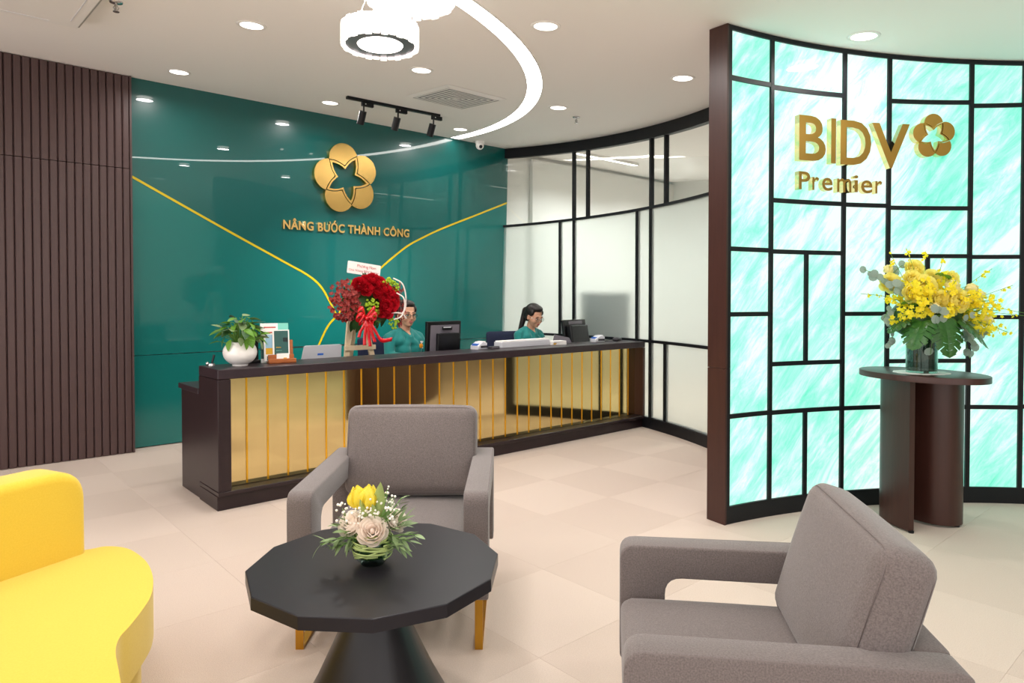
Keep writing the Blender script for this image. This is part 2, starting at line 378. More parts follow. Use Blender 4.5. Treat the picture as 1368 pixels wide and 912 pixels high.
# dark slatted part of the back wall
bm = NB(); box(bm, (-2.2, 6.215, 0), (1.345, 6.36, zc(6.215)-.002)); obj('slat_backing', bm, 'slatback', BACK)
def slat(z0, z1):
    bm = NB(); prism(bm, [(-.025, .04), (-.025, .008), (-.017, 0), (.017, 0), (.025, .008), (.025, .04)], z0, z1); return mesh('slat', bm, 'slat')
s1, s2 = slat(0, 2.288), slat(2.293, zc(6.175)-.004)
for i in range(62):
    x = 1.318-.0545*i
    for me in (s1, s2): obj('slat', me, 'slat', BACK, mtx=T(x, 6.176, 0))
bm = NB(); box(bm, (1.342, 6.165, 0), (1.356, 6.36, zc(6.17)-.003)); obj('edge_trim', bm, 'slat', BACK)
# teal back-painted glass: three fields divided by two yellow lines, above a seam
LEAN = math.radians(1.9); GY0 = 6.325; GM = T(0, GY0, 0) @ R(LEAN, 'X')
def smooth2(pts, n=8):           # Catmull-Rom
    out = []; P = [V(p) for p in pts]; P = [P[0]*2-P[1]]+P+[P[-1]*2-P[-2]]
    for i in range(1, len(P)-2):
        for k in range(n):
            t = k/n; a, b, c, d = P[i-1:i+3]; out.append(.5*((2*b)+(c-a)*t+(2*a-5*b+4*c-d)*t*t+(3*b-a-3*c+d)*t**3))
    return out+[P[-2]]
cl = smooth2([(1.36, 2.247), (2.11, 1.864), (2.66, 1.59), (2.898, 1.468), (3.03, 1.36), (3.12, 1.22), (3.2, 1.075)])
cr = smooth2([(5.42, 2.40), (4.95, 2.215), (4.477, 2.03), (4.2, 1.905), (3.985, 1.788), (3.69, 1.56), (3.4, 1.29), (3.2, 1.075)])
cd = smooth2([(3.2, 1.075), (3.098, .96), (3.01, .785)])
SEAM = .775; ZT = 3.05; XL, XR = 1.358, 5.42
P2 = lambda L: [(p[0], p[1]) for p in L]
def gpan(pts, m, y0=-.006, y1=.006):
    bm = NB(); prism(bm, pts, y0, y1, axis='Y'); return obj('glass_panel', bm, m, BACK, mtx=GM)
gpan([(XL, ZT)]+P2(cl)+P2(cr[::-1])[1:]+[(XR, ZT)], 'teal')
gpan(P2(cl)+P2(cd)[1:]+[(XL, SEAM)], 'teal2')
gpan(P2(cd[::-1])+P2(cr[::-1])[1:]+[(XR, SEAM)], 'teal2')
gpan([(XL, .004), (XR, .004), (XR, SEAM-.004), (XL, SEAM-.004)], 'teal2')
for L in (cl, cr+cd[1:]):
    bm = NB(); tube(bm, [(p.x, -.006, p.y) for p in L], .0095, 6, flat=(1, .35)) if False else None
    pts = [V((p.x, 0, p.y)) for p in L]; q = []
    for i, p in enumerate(pts):
        d = (pts[min(i+1, len(pts)-1)]-pts[max(i-1, 0)]).normalized(); nrm = V((-d.z, 0, d.x))*.0095
        q.append([bm.verts.new(p+nrm*s+V((0, h, 0))) for s, h in ((1, -.0065), (1, -.009), (-1, -.009), (-1, -.0065))])
    for a, b in zip(q, q[1:]):
        for k in range(4): bm.faces.new((a[k], a[(k+1) % 4], b[(k+1) % 4], b[k]))
    bm.faces.new(q[0]); bm.faces.new(q[-1][::-1]); obj('yellow_inlay', bm, 'yellowline', BACK, mtx=GM)

# ------------------------------------------------------------ curved glass partition behind the desk
gp = [(5.008, 3.231), (5.142, 3.631), (5.25, 3.946), (5.30, 4.107), (5.344, 4.09), (5.02, 3.275), (5.478, 5.207), (5.406, 5.921), (5.354, 6.333)]
A = np.array(gp); Q = np.linalg.lstsq(np.c_[2*A, np.ones(len(A))], (A**2).sum(1), rcond=None)[0]
GC = (float(Q[0]), float(Q[1])); GR = math.sqrt(Q[2]+Q[0]**2+Q[1]**2)
def gang(px): p = oncirc(px, GC, GR); return math.atan2(p.y-GC[1], p.x-GC[0])
gz = lambda px, y: zat(px, y, oncirc(px, GC, GR))
G = thing('glass_partition', 'curved black-framed partition of frosted and clear glass behind the reception desk', 'partition')
a_end = math.atan2(6.285-GC[1], 5.352-GC[0]); a_beg = gang(941)-.07
zt1 = (gz(665.5, 294)+gz(938, 273))/2; zt2 = (gz(868, 457)+gz(938, 466.5)+gz(700, 442))/3
bm = NB(); arcbox(bm, GC, a_beg, a_end, GR, GR+.06, 0, .105, 30); obj('base_rail', bm, 'black', G)
bm = NB(); arcbox(bm, GC, a_beg, a_end, GR, GR+.06, lambda x, y: zc(y)-.115, lambda x, y: zc(y)-.001, 30); obj('top_rail', bm, 'black', G)
def trans(z):
    bm = NB(); arcbox(bm, GC, a_beg, a_end, GR+.002, GR+.05, z-.013, z+.013, 30); obj('transom', bm, 'black', G)
trans(zt1); trans(zt2)
def band(z0, z1, bars, m):
    bars = sorted(set(bars)); h = .0115/GR
    for a in bars:
        bm = NB(); arcbox(bm, GC, a-h, a+h, GR+.004, GR+.048, z0, z1, 1); obj('mullion', bm, 'black', G)
    e = [a_beg]+bars+[a_end]
    for a, b in zip(e, e[1:]):
        bm = NB(); arcbox(bm, GC, a+h, b-h, GR+.022, GR+.03, z0, z1, max(4, int((b-a)/.03))); obj('glass_pane', bm, m, G, auto=40)
g0 = gang(867)
band(zt1+.013, lambda x, y: zc(y)-.115, [gang(764.6), gang(783), g0, gang(886.5)], 'clear')
band(zt2+.013, zt1-.013, [gang(746.6), gang(765), gang(849), g0], 'frost')
band(.105, zt2-.013, [g0, gang(886.7), gang(765), gang(783)], 'frost')
bm = NB(); arcbox(bm, GC, a_beg-.02, a_beg, GR-.002, GR+.062, 0, lambda x, y: zc(y)-.001, 1); obj('end_post', bm, 'black', G)

# ------------------------------------------------------------ curved backlit partition
LC = (2.734, -1.006); LR = 3.095
lang = lambda px: (lambda p: math.atan2(p.y-LC[1], p.x-LC[0]))(oncirc(px, LC, LR))
lz = lambda px, y: zat(px, y, oncirc(px, LC, LR))
LP = thing('lit_partition', 'curved partition of glowing mint stone panes in a black grid with brown wood end', 'partition')
la0 = math.atan2(2.025-LC[1], 3.358-LC[0]); la1 = -.12       # left end .. right end (angle falls)
ltop = lambda x, y: zc(y)-.003
lhead = lambda x, y: zc(y)-.028
hb = .0125/LR
bm = NB(); arcbox(bm, LC, la0+.004, la0+.0, LR-.004, LR+.125, 0, ltop, 1)
bm.free(); bm = NB(); arcbox(bm, LC, la0, la0+.0045, LR-.003, LR+.128, 0, lambda x, y: .86, 1); obj('end_panel', bm, 'brown', LP)
bm = NB(); arcbox(bm, LC, la0, la0+.0045, LR-.003, LR+.128, .8625, ltop, 1); obj('end_panel', bm, 'brown', LP)
bm = NB(); arcbox(bm, LC, la0-.0005, la1, LR+.115, LR+.127, 0, ltop, 60); obj('back_panel', bm, 'brown', LP, auto=40)
bm = NB(); arcbox(bm, LC, la0-.0005, la1, LR, LR+.03, 0, .097, 60); obj('base_rail', bm, 'black', LP, auto=40)
bm = NB(); arcbox(bm, LC, la0-.0005, la1, LR, LR+.03, lhead, ltop, 60); obj('top_rail', bm, 'black', LP, auto=40)
edges = [la0-hb-.0006, lang(1030.5), lang(1127), lang(1186.5), lang(1295.5), lang(1366)]
step = edges[1]-edges[2]
edges += [edges[-1]-step*.62, edges[-1]-step*1.6, edges[-1]-step*2.6, edges[-1]-step*3.2, edges[-1]-step*4.2]
edges = [e for e in edges if e > la1+.05]+[la1+hb]
for a in edges:
    bm = NB(); arcbox(bm, LC, a-hb, a+hb, LR, LR+.03, .097, lhead, 1); obj('mullion', bm, 'black', LP)
rowA = [(lz(1000, 108), 0), (lz(1000, 333), 0), (lz(1000, 419.5), 0), (lz(1000, 554), 0)]
rowB = [(lz(1078, 122.5), 0), (lz(1078, 270), 0), (lz(1078, 337), 1), (lz(1078, 484.5), 0), (lz(1078, 548), 1)]
rowC = [(lz(1157, 274), 0), (lz(1157, 419), 0), (lz(1157, 544.4), 0)]
rowD = [(lz(1241, 136.5), 0), (lz(1241, 278), 0), (lz(1241, 342), 1), (lz(1241, 482), 0), (lz(1241, 544), 0)]
rowE = [(lz(1330, 141), 0), (lz(1330, 343), 0), (lz(1330, 423.5), 0), (lz(1330, 544), 0)]
rows = [rowA, rowB, rowC, rowD, rowE, rowC, rowB, rowD, rowA, rowC, rowB]
for ci, (a, b) in enumerate(zip(edges, edges[1:])):
    rw = rows[ci % len(rows)]; zs = [lhead]+[z for z, s in rw]+[.097]; sp = [0]+[s for z, s in rw]
    a2, b2 = a-hb, b+hb
    for z, s in rw:
        bm = NB(); arcbox(bm, LC, a2, b2, LR+.001, LR+.03, z-.0125, z+.0125); obj('transom', bm, 'black', LP)
    for k in range(len(zs)-1):
        zhi = zs[k] if callable(zs[k]) else zs[k]-.0125; zlo = zs[k+1]+(.0125 if k < len(zs)-2 else 0)
        cuts = [(a2, b2)]
        if sp[k]:
            m_ = (a+b)/2; cuts = [(a2, m_+hb), (m_-hb, b2)]
            bm = NB(); arcbox(bm, LC, m_-hb, m_+hb, LR+.001, LR+.03, zlo, zhi, 1); obj('mullion', bm, 'black', LP)
        for p, q in cuts:
            bm = NB(); arcbox(bm, LC, p, q, LR+.014, LR+.024, zlo, zhi, 5); obj('lit_pane', bm, 'lit', LP, auto=40)

# office behind the glass
bm = NB(); box(bm, (5.9, 6.30, 0), (8.9, 6.355, 3.0)); obj('plaster_panel', bm, 'wallpaint', BACK)

# ============================================================ RECEPTION DESK
DX0, DX1, DY0, DY1, DY2 = 1.335, 5.335, 4.10, 4.45, 4.86
DT, LT = .832, .69
D = thing('reception_desk', 'long dark wood reception desk with gold mirror front in front of the teal wall', 'desk', (DX0, DY0, 0))
L_ = DX1-DX0
def dpart(name, a, b, m, bev=.0025):
    bm = NB(); box(bm, a, b, bev=bev, seg=1); return obj(name, bm, m, D)
dpart('plinth', (0.0, .022, 0), (L_, DY1-DY0, .085), 'desk')
dpart('bottom_rail', (.0, 0, .087), (L_, DY1-DY0, .112), 'desk')
dpart('end_panel', (0, 0, .114), (.075, DY1-DY0, .772), 'desk')
dpart('end_panel', (L_-.035, 0, .114), (L_, DY1-DY0, .772), 'brown')
dpart('counter_top', (0, 0, .774), (L_, DY1-DY0, DT), 'desktop', .004)
dpart('back_board', (.076, DY1-DY0-.02, .114), (L_-.036, DY1-DY0, .772), 'desk')
bm = NB(); box(bm, (.076, .1, .115), (L_-.036, .106, .771)); obj('gold_panel', bm, 'goldmirror', D)
bm = NB(); box(bm, (-.0055, -.004, .118), (.0055, 0, .768), bev=.001, seg=1); sm = mesh('gold_strip', bm, 'goldstrip')
for i in range(29):
    obj('gold_strip', sm, None, D, mtx=T(1.5364+i*.13085-DX0, .0999, 0))
# lower work counter behind (knee space open underneath)
D = thing('work_counter', 'lower dark wood work counter joined behind the raised reception desk front', 'counter', (DX0, DY0, 0))
dpart('side_cabinet', (.008, DY1-DY0+.001, 0), (.42, DY2-DY0-.02, LT-.037), 'desk')
dpart('side_cabinet', (L_-.3, DY1-DY0+.001, 0), (L_-.008, DY2-DY0-.02, LT-.037), 'desk')
dpart('work_counter', (-.006, DY1-DY0+.001, LT-.035), (L_, DY2-DY0, LT), 'desktop', .003)

# ============================================================ THINGS ON THE DESK
# potted plant
P = thing('potted_plant', 'leafy green plant in a round white pot on the left end of the desk', 'plant', (1.53, 4.285, DT))
prof = [(0, 0), (.045, 0)]+[(.1*math.sin(a), .083-.083*math.cos(a)*1.0) for a in np.linspace(.5, 2.45, 18)]+[(.052, .146), (.05, .13), (0, .13)]
bm = NB(); lathe(bm, [(float(r), float(z)) for r, z in prof], 36); obj('pot', bm, 'potwhite', P, auto=40)
bm = NB(); lathe(bm, [(0, .118), (.05, .12), (.052, .132), (0, .137)], 20); obj('soil', bm, 'soil', P)
def leafmesh(name, m, L=1., Wd=.55, curl=.35, fold=.12, n=6, tip=1.0, thick=0.0):
    bm = NB(); rows = []
    for i in range(n+1):
        t = i/n; w = Wd*.5*(math.sin(PI*min(1, t**.75*1.0))**.8)*(1 if t < 1 else 0); w = max(w, .002 if 0 < t < 1 else 0)
        y = t*L; z = -curl*t*t*L
        if w < .001: rows.append([bm.verts.new((0, y, z))])
        else: rows.append([bm.verts.new((-w, y, z+fold*w)), bm.verts.new((0, y, z)), bm.verts.new((w, y, z+fold*w))])
    for a, b in zip(rows, rows[1:]):
        if len(a) == 1 and len(b) == 3:
            bm.faces.new((a[0], b[1], b[0])); bm.faces.new((a[0], b[2], b[1]))
        elif len(b) == 1 and len(a) == 3:
            bm.faces.new((a[0], a[1], b[0])); bm.faces.new((a[1], a[2], b[0]))
        else:
            for k in range(2): bm.faces.new((a[k], a[k+1], b[k+1], b[k]))
    return mesh(name, bm, m, True)
def leafmtx(p, az, el, s, roll=0.):   # leaf +y points along azimuth az, elevation el
    return Matrix.Translation(p) @ R(az-PI/2, 'Z') @ R(el, 'X') @ R(roll, 'Y') @ S(s)
lv = [leafmesh('leaf', k, Wd=w, curl=c) for k, w, c in (('leaf', .62, .3), ('leaf', .55, .5), ('leafolive', .66, .2), ('leafdark', .6, .4))]
rr = random.Random(11); stems = NB()
for i in range(66):
    az = rr.uniform(0, 2*PI); t = rr.random()**.7; rad = .02+.1*t; hh = .16+.12*(1-t*t)+rr.uniform(-.02, .03)
    p = V((math.cos(az)*rad, math.sin(az)*rad, hh)); lowl = i < 7
    if lowl: az = [-2.6, -1.9, -1.2, -.6, 3.0, .3, -1.55][i]; rad = .085+.03*(i % 2); p = V((math.cos(az)*rad, math.sin(az)*rad, .165+.015*(i % 3)))
    tube(stems, [(math.cos(az)*.015, math.sin(az)*.015, .13), (p.x*.5, p.y*.5, p.z*.75+.02), tuple(p)], .0028, 5)
    obj('leaf', lv[i % 4 if not lowl else (0, 2)[i % 2]], None, P, mtx=leafmtx(p, az+rr.uniform(-.5, .5), (-1.0 if lowl else rr.uniform(-.5, .55)), rr.uniform(.055, .088), rr.uniform(-.5, .5)))
obj('stems', stems, 'stem', P)

# wooden brochure stand with what it holds
B = thing('brochure_stand', 'small orange wooden stand holding brochures beside the white plant pot', 'stand', (1.79, 4.27, DT), math.radians(-12))
bm = NB(); box(bm, (-.085, -.03, 0), (.085, -.012, .03), bev=.002); box(bm, (-.085, -.03, 0), (.085, .045, .012), bev=.002); obj('base', bm, 'orangewood', B)
bm = NB(); box(bm, (-.085, -.006, .012), (.075, .01, .055), bev=.002); obj('ledge', bm, 'orangewood', B)
bm = NB(); box(bm, (-.04, .031, .013), (.078, .043, .15), T(0, 0, 0) @ R(math.radians(-6), 'X'), bev=.002); obj('back_board', bm, 'orangewood', B)
SL = lambda x, y, z: B.matrix_basis @ V((x, y, z))
def flatthing(name, label, cat, loc, rz, tilt, w, h, m, prints, group=None, th=.004):
    t = thing(name, label, cat, loc, rz, group); MX = R(tilt, 'X')
    bm = NB(); box(bm, (-w/2, -th/2, 0), (w/2, th/2, h), MX); obj('sheet', bm, m, t)
    for pn, (x0, z0, x1, z1), pm in prints:
        bm = NB(); box(bm, (-w/2+x0*w, -th/2-.0008, z0*h), (-w/2+x1*w, -th/2-.0001, z1*h), MX); obj(pn, bm, pm, t)
    return t
flatthing('brochure', 'tall white and mint brochure at the back of the wooden stand', 'brochure', SL(-.03, .058, .001), math.radians(-12), math.radians(-7), .175, .255, 'paper',
          [('print_block', (.62, .0, 1, 1), 'mintpaper'), ('print_block', (0.0, .1, .1, .7), 'tealpaper'), ('print_line', (.12, .88, .55, .91), 'redprint')])
flatthing('brochure', 'narrow brochure with blue sky and yellow field print in the wooden stand', 'brochure', SL(-.06, .0215, .0135), math.radians(-12), math.radians(-6), .09, .2, 'paper',
          [('print_block', (.12, .42, .98, .85), 'skypaper'), ('print_block', (.12, .22, .98, .42), 'fieldpaper'), ('print_block', (.2, .02, .98, .16), 'tealpaper'), ('print_line', (.12, .9, .8, .94), 'redprint')])
flatthing('brochure', 'dark teal brochure with white border in the wooden stand', 'brochure', SL(.0, .0145, .0135), math.radians(-12), math.radians(-6), .105, .2, 'paper',
          [('print_block', (.1, .06, .93, .97), 'tealpaper'), ('print_line', (.2, .42, .5, .45), 'fieldpaper'), ('print_line', (.2, .32, .55, .34), 'mintpaper'), ('print_block', (.62, .6, .9, .75), 'darkgrey')])
flatthing('name_card', 'small white card propped at the front of the wooden stand', 'card', SL(.005, -.0095, .013), math.radians(-12), 0.0, .078, .05, 'paper', [('print_line', (.55, .3, .8, .45), 'fieldpaper')])
# black box-like monitor seen from behind, standing between pot and stand
def monitor(name, label, x, y, z, rz, w, h, zb, tilt, style=0):
    t = thing(name, label, 'monitor', (x, y, z), rz); MX = T(0, 0, zb) @ R(math.radians(tilt), 'X')
    bm = NB(); box(bm, (-w/2, -.012, 0), (w/2, .02, h), MX, bev=.006); obj('housing', bm, 'blackgloss', t)
    bm = NB(); box(bm, (-w/2+.012, .0205, .012), (w/2-.012, .0225, h-.012), MX); obj('screen', bm, 'screen', t)
    if style == 0:
        bm = NB(); box(bm, (-w/2+.03, -.0175, .02), (w/2-.025, -.0125, h-.03), MX, bev=.001, seg=1); obj('back_plate', bm, 'greyplastic', t)
        bm = NB(); box(bm, (-w*.26, -.05, .0), (w*.38, -.018, h*.68), MX, bev=.008); obj('stand_cover', bm, 'blackgloss', t)
        bm = NB(); box(bm, (-w*.1, -.04, h*.76), (w*.18, -.018, h*.86), MX, bev=.008); obj('hinge', bm, 'blackgloss', t)
        bm = NB(); box(bm, (-w*.1, -.043, h*.83), (w*.12, -.0405, h*.855), MX); obj('handle_highlight', bm, 'lightgrey', t)
    else:
        bm = NB(); box(bm, (-w*.42, -.075, -.01), (w*.36, -.0125, h*.8), MX, bev=.012); obj('stand_cover', bm, 'blackgloss', t)
        bm = NB(); box(bm, (-w*.28, -.022, h*.84), (w*.3, -.0125, h*.94), MX, bev=.002); obj('vent_panel', bm, 'greyplastic', t)
    bm = NB(); box(bm, (-w*.12, -.03, 0.01), (w*.12, 0.005, zb+.05), bev=.004); obj('neck', bm, 'blackgloss', t)
    bm = NB(); box(bm, (-w*.34, -.085, 0), (w*.34, .1, .014), bev=.005); obj('foot', bm, 'blackgloss', t)
    return t
monitor('monitor', 'black flat monitor seen from behind in front of the woman with dark glasses frames', 3.30, 4.61, LT, math.radians(4), .36, .3, .07, 3)
monitor('monitor', 'black bulky monitor seen from behind near the frosted glass end of the desk', 4.94, 4.63, LT, math.radians(6), .36, .3, .05, -9, 1)
# black phone base behind the plant pot
t = thing('desk_phone', 'black upright device half hidden between white pot and brochures', 'device', (1.64, 4.415, DT))
bm = NB(); box(bm, (-.05, -.02, 0), (.05, .025, .2), bev=.008); obj('body', bm, 'blackgloss', t)
bm = NB(); box(bm, (-.055, -.04, 0), (.055, .045, .02), bev=.005); obj('base', bm, 'blackgloss', t)
t = thing('pen_holder', 'small black and silver pen stand left of the white plant pot', 'holder', (1.40, 4.41, DT))
bm = NB(); cyl(bm, (0, 0, 0), (0, 0, .012), .022, .02, 20); obj('base', bm, 'steel', t)
bm = NB(); cyl(bm, (.002, 0, .012), (.016, 0, .065), .006, .008, 12); obj('pen', bm, 'blackgloss', t)
bm = NB(); ell(bm, (-.024, 0, .012), (.011, .008, .012)); obj('clip', bm, 'steel', t)
# white laptop, back of the lid to the camera
t = thing('laptop', 'white laptop seen from behind between the brochures and the flower easel', 'laptop', (2.218, 4.62, LT), math.radians(2))
bm = NB(); box(bm, (-.16, -.0, 0), (.16, .2, .014), bev=.004); obj('base', bm, 'lightgrey', t)
bm = NB(); prism(bm, roundpoly([(-.165, 0), (.165, 0), (.15, .215), (-.142, .215)], .014, 4), -.004, .004, axis='Y'); o = obj('lid', bm, 'lightgrey', t, mtx=T(0, .0, .012) @ R(math.radians(12), 'X'))
bm = NB(); box(bm, (-.035, -.0055, .142), (.01, -.0042, .156)); obj('sticker', bm, 'bluekey', t, mtx=T(0, .0, .012) @ R(math.radians(12), 'X'))
# card machines
def card_machine(label, x, y, z, rz):
    t = thing('card_machine', label, 'device', (x, y, z), rz, 'card machines on the desk')
    bm = NB(); prism(bm, [(-.05, 0), (.06, 0), (.06, .05), (.01, .062), (-.05, .028)], -.045, .045, axis='Y', bev=.006); obj('body', bm, 'lightgrey', t, auto=40)
    bm = NB(); box(bm, (-.047, -.03, .029), (-.01, .03, .046), bev=.002)
    obj('keypad', bm, 'bluekey', t)
    bm = NB(); box(bm, (.02, -.036, .05), (.05, .036, .064), bev=.004); obj('printer_cover', bm, 'white', t)
    bm = NB(); box(bm, (-.02, -.0475, .012), (.055, -.0452, .03)); obj('slot', bm, 'darkgrey', t)
    return t
card_machine('white card machine with blue keys at the left of the stacked white paper', 3.49, 4.375, DT, math.radians(8))
card_machine('white card machine with blue keys right of the bulky monitor', 4.93, 4.36, DT, math.radians(-12))
t = thing('key_pad', 'small dark grey number pad beside the left white card machine', 'keypad', (3.6, 4.31, DT), math.radians(4))
bm = NB(); box(bm, (-.05, -.02, 0), (.05, .02, .022), bev=.004); obj('case', bm, 'darkgrey', t)
for i in range(6):
    bm = NB(); box(bm, (-.042+i*.0145, -.0215, .005), (-.031+i*.0145, -.0202, .017)); obj('key', bm, 'greyplastic', t)
t = thing('paper_tray', 'long white tray of papers in front of the woman with the ponytail', 'tray', (3.99, 4.385, DT), math.radians(2))
bm = NB(); box(bm, (-.29, -.05, 0), (.29, .05, .048), bev=.003); obj('tray', bm, 'lightgrey', t)
bm = NB(); box(bm, (-.28, -.045, .0485), (.285, .045, .058), bev=.001); obj('paper_stack', bm, 'paper', t)
t = thing('envelope_stack', 'small stack of white envelopes with an orange seal by the grey folder', 'envelopes', (4.36, 4.335, DT), math.radians(-14))
for k in range(4):
    bm = NB(); box(bm, (-.075, -.045, k*.009), (.075, .045, k*.009+.008), R(.06*k, 'Z'), bev=.001, seg=1); obj('envelope', bm, 'paper', t)
bm = NB(); ell(bm, (-.05, -.0475, .018), (.02, .0022, .016)); obj('seal', bm, 'fieldpaper', t)
t = thing('folder', 'mauve grey folder standing open beside the bulky monitor', 'folder', (4.50, 4.42, DT), math.radians(-10))
bm = NB(); prism(bm, [(-.1, 0), (.12, 0), (.1, .05), (-.06, .085)], -.003, .003, axis='Y'); obj('cover', bm, 'greyplastic', t, mtx=R(math.radians(-14), 'X'))
bm = NB(); prism(bm, [(-.1, 0), (.12, 0), (.1, .05), (-.06, .08)], -.002, .002, axis='Y'); obj('page', bm, 'paper', t, mtx=T(0, .012, 0) @ R(math.radians(-10), 'X'))
t = thing('computer_mouse', 'dark computer mouse at the right end of the desk counter', 'mouse', (5.13, 4.28, DT), math.radians(20))
bm = NB(); cushion(bm, (.115, .062, .034), .015, (0, 0, .003), 8, T(0, 0, .0205)); obj('shell', bm, 'darkgrey', t, True)
bm = NB(); box(bm, (-.05, -.0012, .034), (-.005, .0012, .041)); obj('button_gap', bm, 'black', t)
bm = NB(); tube(bm, [(-.055, 0, .012), (-.09, .02, .006), (-.11, .05, .004), (-.1, .09, .004)], .003, 6); obj('cable', bm, 'black', t)

# ------------------------------------------------------------ flower mesh library
def petal(bm, L, Wd, cup, mtx, n=3):
    t = bmesh.new(); g = []
    for i in range(n+1):
        u = i/n; w = Wd*(.35+.65*math.sin(PI*(.15+.7*u)))*.5; row = []
        for k in (-1, -.5, .5, 1):
            row.append(t.verts.new((k*w, -cup*math.sin(u*PI*.55)*L*.5+abs(k)**2*w*.35, u*L)))
        g.append(row)
    for a, b in zip(g, g[1:]):
        for k in range(3): t.faces.new((a[k], a[k+1], b[k+1], b[k]))
    return merge(bm, t, mtx)
def rosemesh(name, m, op=1., seed=0):
    bm = NB(); r = random.Random(seed); ell(bm, (0, 0, .5), (.16, .16, .36), 10, 7)
    for ring, (n, tilt, L, w, rad) in enumerate(((3, -.08, .95, .62, .12), (4, .02, 1.0, .75, .19), (5, .2, 1.02, .9, .25), (6, .45, 1.0, .98, .29), (6, .8, .9, .98, .3))):
        for i in range(n):
            a = 2*PI*(i+.5*ring)/n+r.uniform(-.15, .15)
            petal(bm, L, w, .55, R(a, 'Z') @ T(0, -rad, 0.02) @ R(tilt*op, 'X') @ T(0, 0, 0))
    return mesh(name, bm, m, True)
ROSE = {k: rosemesh('rose', k, o, i) for i, (k, o) in enumerate((('red', .9), ('paleyellow', 1.), ('pink', .9)))}
def flower5(bm, c, d, s, rr_):
    q = aim(c, d, s, rr_.uniform(0, 6)); t = bmesh.new()
    for i in range(5):
        a = 2*PI*i/5; ca, sa = math.cos(a), math.sin(a); vs = [t.verts.new((x*ca-y*sa, x*sa+y*ca, z)) for x, y, z in ((0, 0, 0), (.55, -.42, .12), (1.1, 0, .3), (.55, .42, .12))]; t.faces.new(vs)
    merge(bm, t, q)

# ------------------------------------------------------------ easel with the red arrangement and its card
ex, ey = 2.54, 4.63
E_ = thing('easel', 'small pale wooden easel carrying the red flower basket on the desk', 'easel', (ex, ey, LT+.0045))
for s in (-1, 1):
    bm = NB(); box(bm, (-.02, -.011, 0), (.02, .011, .52), T(s*.125, -.02, 0) @ R(-s*.16, 'Y') @ R(-.12, 'X'), bev=.002); obj('leg', bm, 'easel', E_)
bm = NB(); box(bm, (-.018, -.01, 0), (.018, .01, .5), T(0, .17, 0) @ R(.3, 'X'), bev=.002); obj('rear_leg', bm, 'easel', E_)
bm = NB(); box(bm, (-.128, -.03, .165), (.128, -.006, .2), bev=.002); obj('crossbar', bm, 'easel', E_)
bm = NB(); box(bm, (-.06, .03, .47), (.06, .06, .51), bev=.002); obj('top_bar', bm, 'easel', E_)
FL = thing('red_flower_basket', 'big basket of red roses, orchids and lime flowers with a red bow on the easel', 'flowers', (ex, ey-.12, LT+.42))
rr = random.Random(5)
bm = NB(); ell(bm, (0, .03, .09), (.2, .08, .13), 18, 12); obj('foam_core', bm, 'leafdark', FL, True)
def rosesat(lst, kind, parent, s0=.05):
    for (x, y, z, dx, dz) in lst:
        obj('rose', ROSE[kind], None, parent, mtx=aim((x, y, z), (dx, -1, dz), s0*rr.uniform(.85, 1.15), rr.uniform(0, 6)))
rosesat([(-.03, -.03, .25, -.1, .6), (.02, -.04, .26, .0, .8), (-.04, -.05, .2, -.2, .2), (.02, -.06, .21, 0, .3), (.06, -.05, .24, .2, .5), (-.08, -.03, .23, -.4, .4), (.04, -.06, .18, .1, .1),
         (.09, -.07, .13, .1, .0), (.12, -.07, .17, .2, .2), (.15, -.06, .13, .3, .1), (.1, -.08, .08, 0, -.2), (.15, -.07, .08, .2, -.2), (.18, -.05, .17, .5, .3), (.08, -.07, .04, -.1, -.3), (.13, -.07, .035, .1, -.4), (.1, -.06, .2, .2, .5), (.19, -.05, .1, .6, 0)], 'red', FL)
oc = NB()
for i in range(190):
    a = rr.uniform(0, 2*PI); t = rr.random()**.5; x, z = -.185+.12*t*math.cos(a), .12+.15*t*math.sin(a); y = -.06*(1-t*t)-.01+rr.uniform(-.02, .03)
    flower5(oc, (x, y, z), (x+.185+rr.uniform(-.3, .3), -.6+rr.uniform(-.3, .3), z-.1+rr.uniform(-.2, .4)), rr.uniform(.013, .02), rr)
for i in range(110):
    a = rr.uniform(0, 2*PI); t = rr.random()**.5; x, z = .245+.06*t*math.cos(a), .09+.17*t*math.sin(a); y = -.03+rr.uniform(-.04, .04)
    flower5(oc, (x, y, z), (.5+rr.uniform(-.3, .3), -.6+rr.uniform(-.3, .3), z-.1+rr.uniform(-.2, .4)), rr.uniform(.013, .019), rr)
tag(obj('orchid_sprays', oc, 'orchid', FL), kind='stuff')
mm = NB()
for cx_, cz_, sx_, sz_, n in ((.0, .09, .045, .07, 46), (.035, .03, .03, .03, 14), (.14, .245, .06, .03, 34), (.2, .21, .03, .04, 18), (.19, -.05, .035, .04, 22), (.13, .27, .05, .02, 10)):
    for i in range(n):
        a = rr.uniform(0, 2*PI); t = rr.random()**.5; ico(mm, (cx_+sx_*t*math.cos(a), -.075+rr.uniform(-.015, .02), cz_+sz_*t*math.sin(a)), rr.uniform(.008, .012), 1)
tag(obj('button_flowers', mm, 'limemum', FL), kind='stuff')
dl = [leafmesh('leaf', 'leafdark', Wd=.5, curl=.2), leafmesh('leaf', 'leaf', Wd=.45, curl=.3)]
for i in range(46):
    a = rr.uniform(0, 2*PI); x, z = .21*math.cos(a)+.01, .1+.14*math.sin(a)
    obj('leaf', dl[0 if i % 5 else 1], None, FL, mtx=T(x, rr.uniform(-.03, .03), z) @ R(-(PI/2-a), 'Y') @ R(PI/2, 'X') @ R(rr.uniform(-.7, .7), 'Z') @ S(rr.uniform(.06, .1)))
bw = NB()
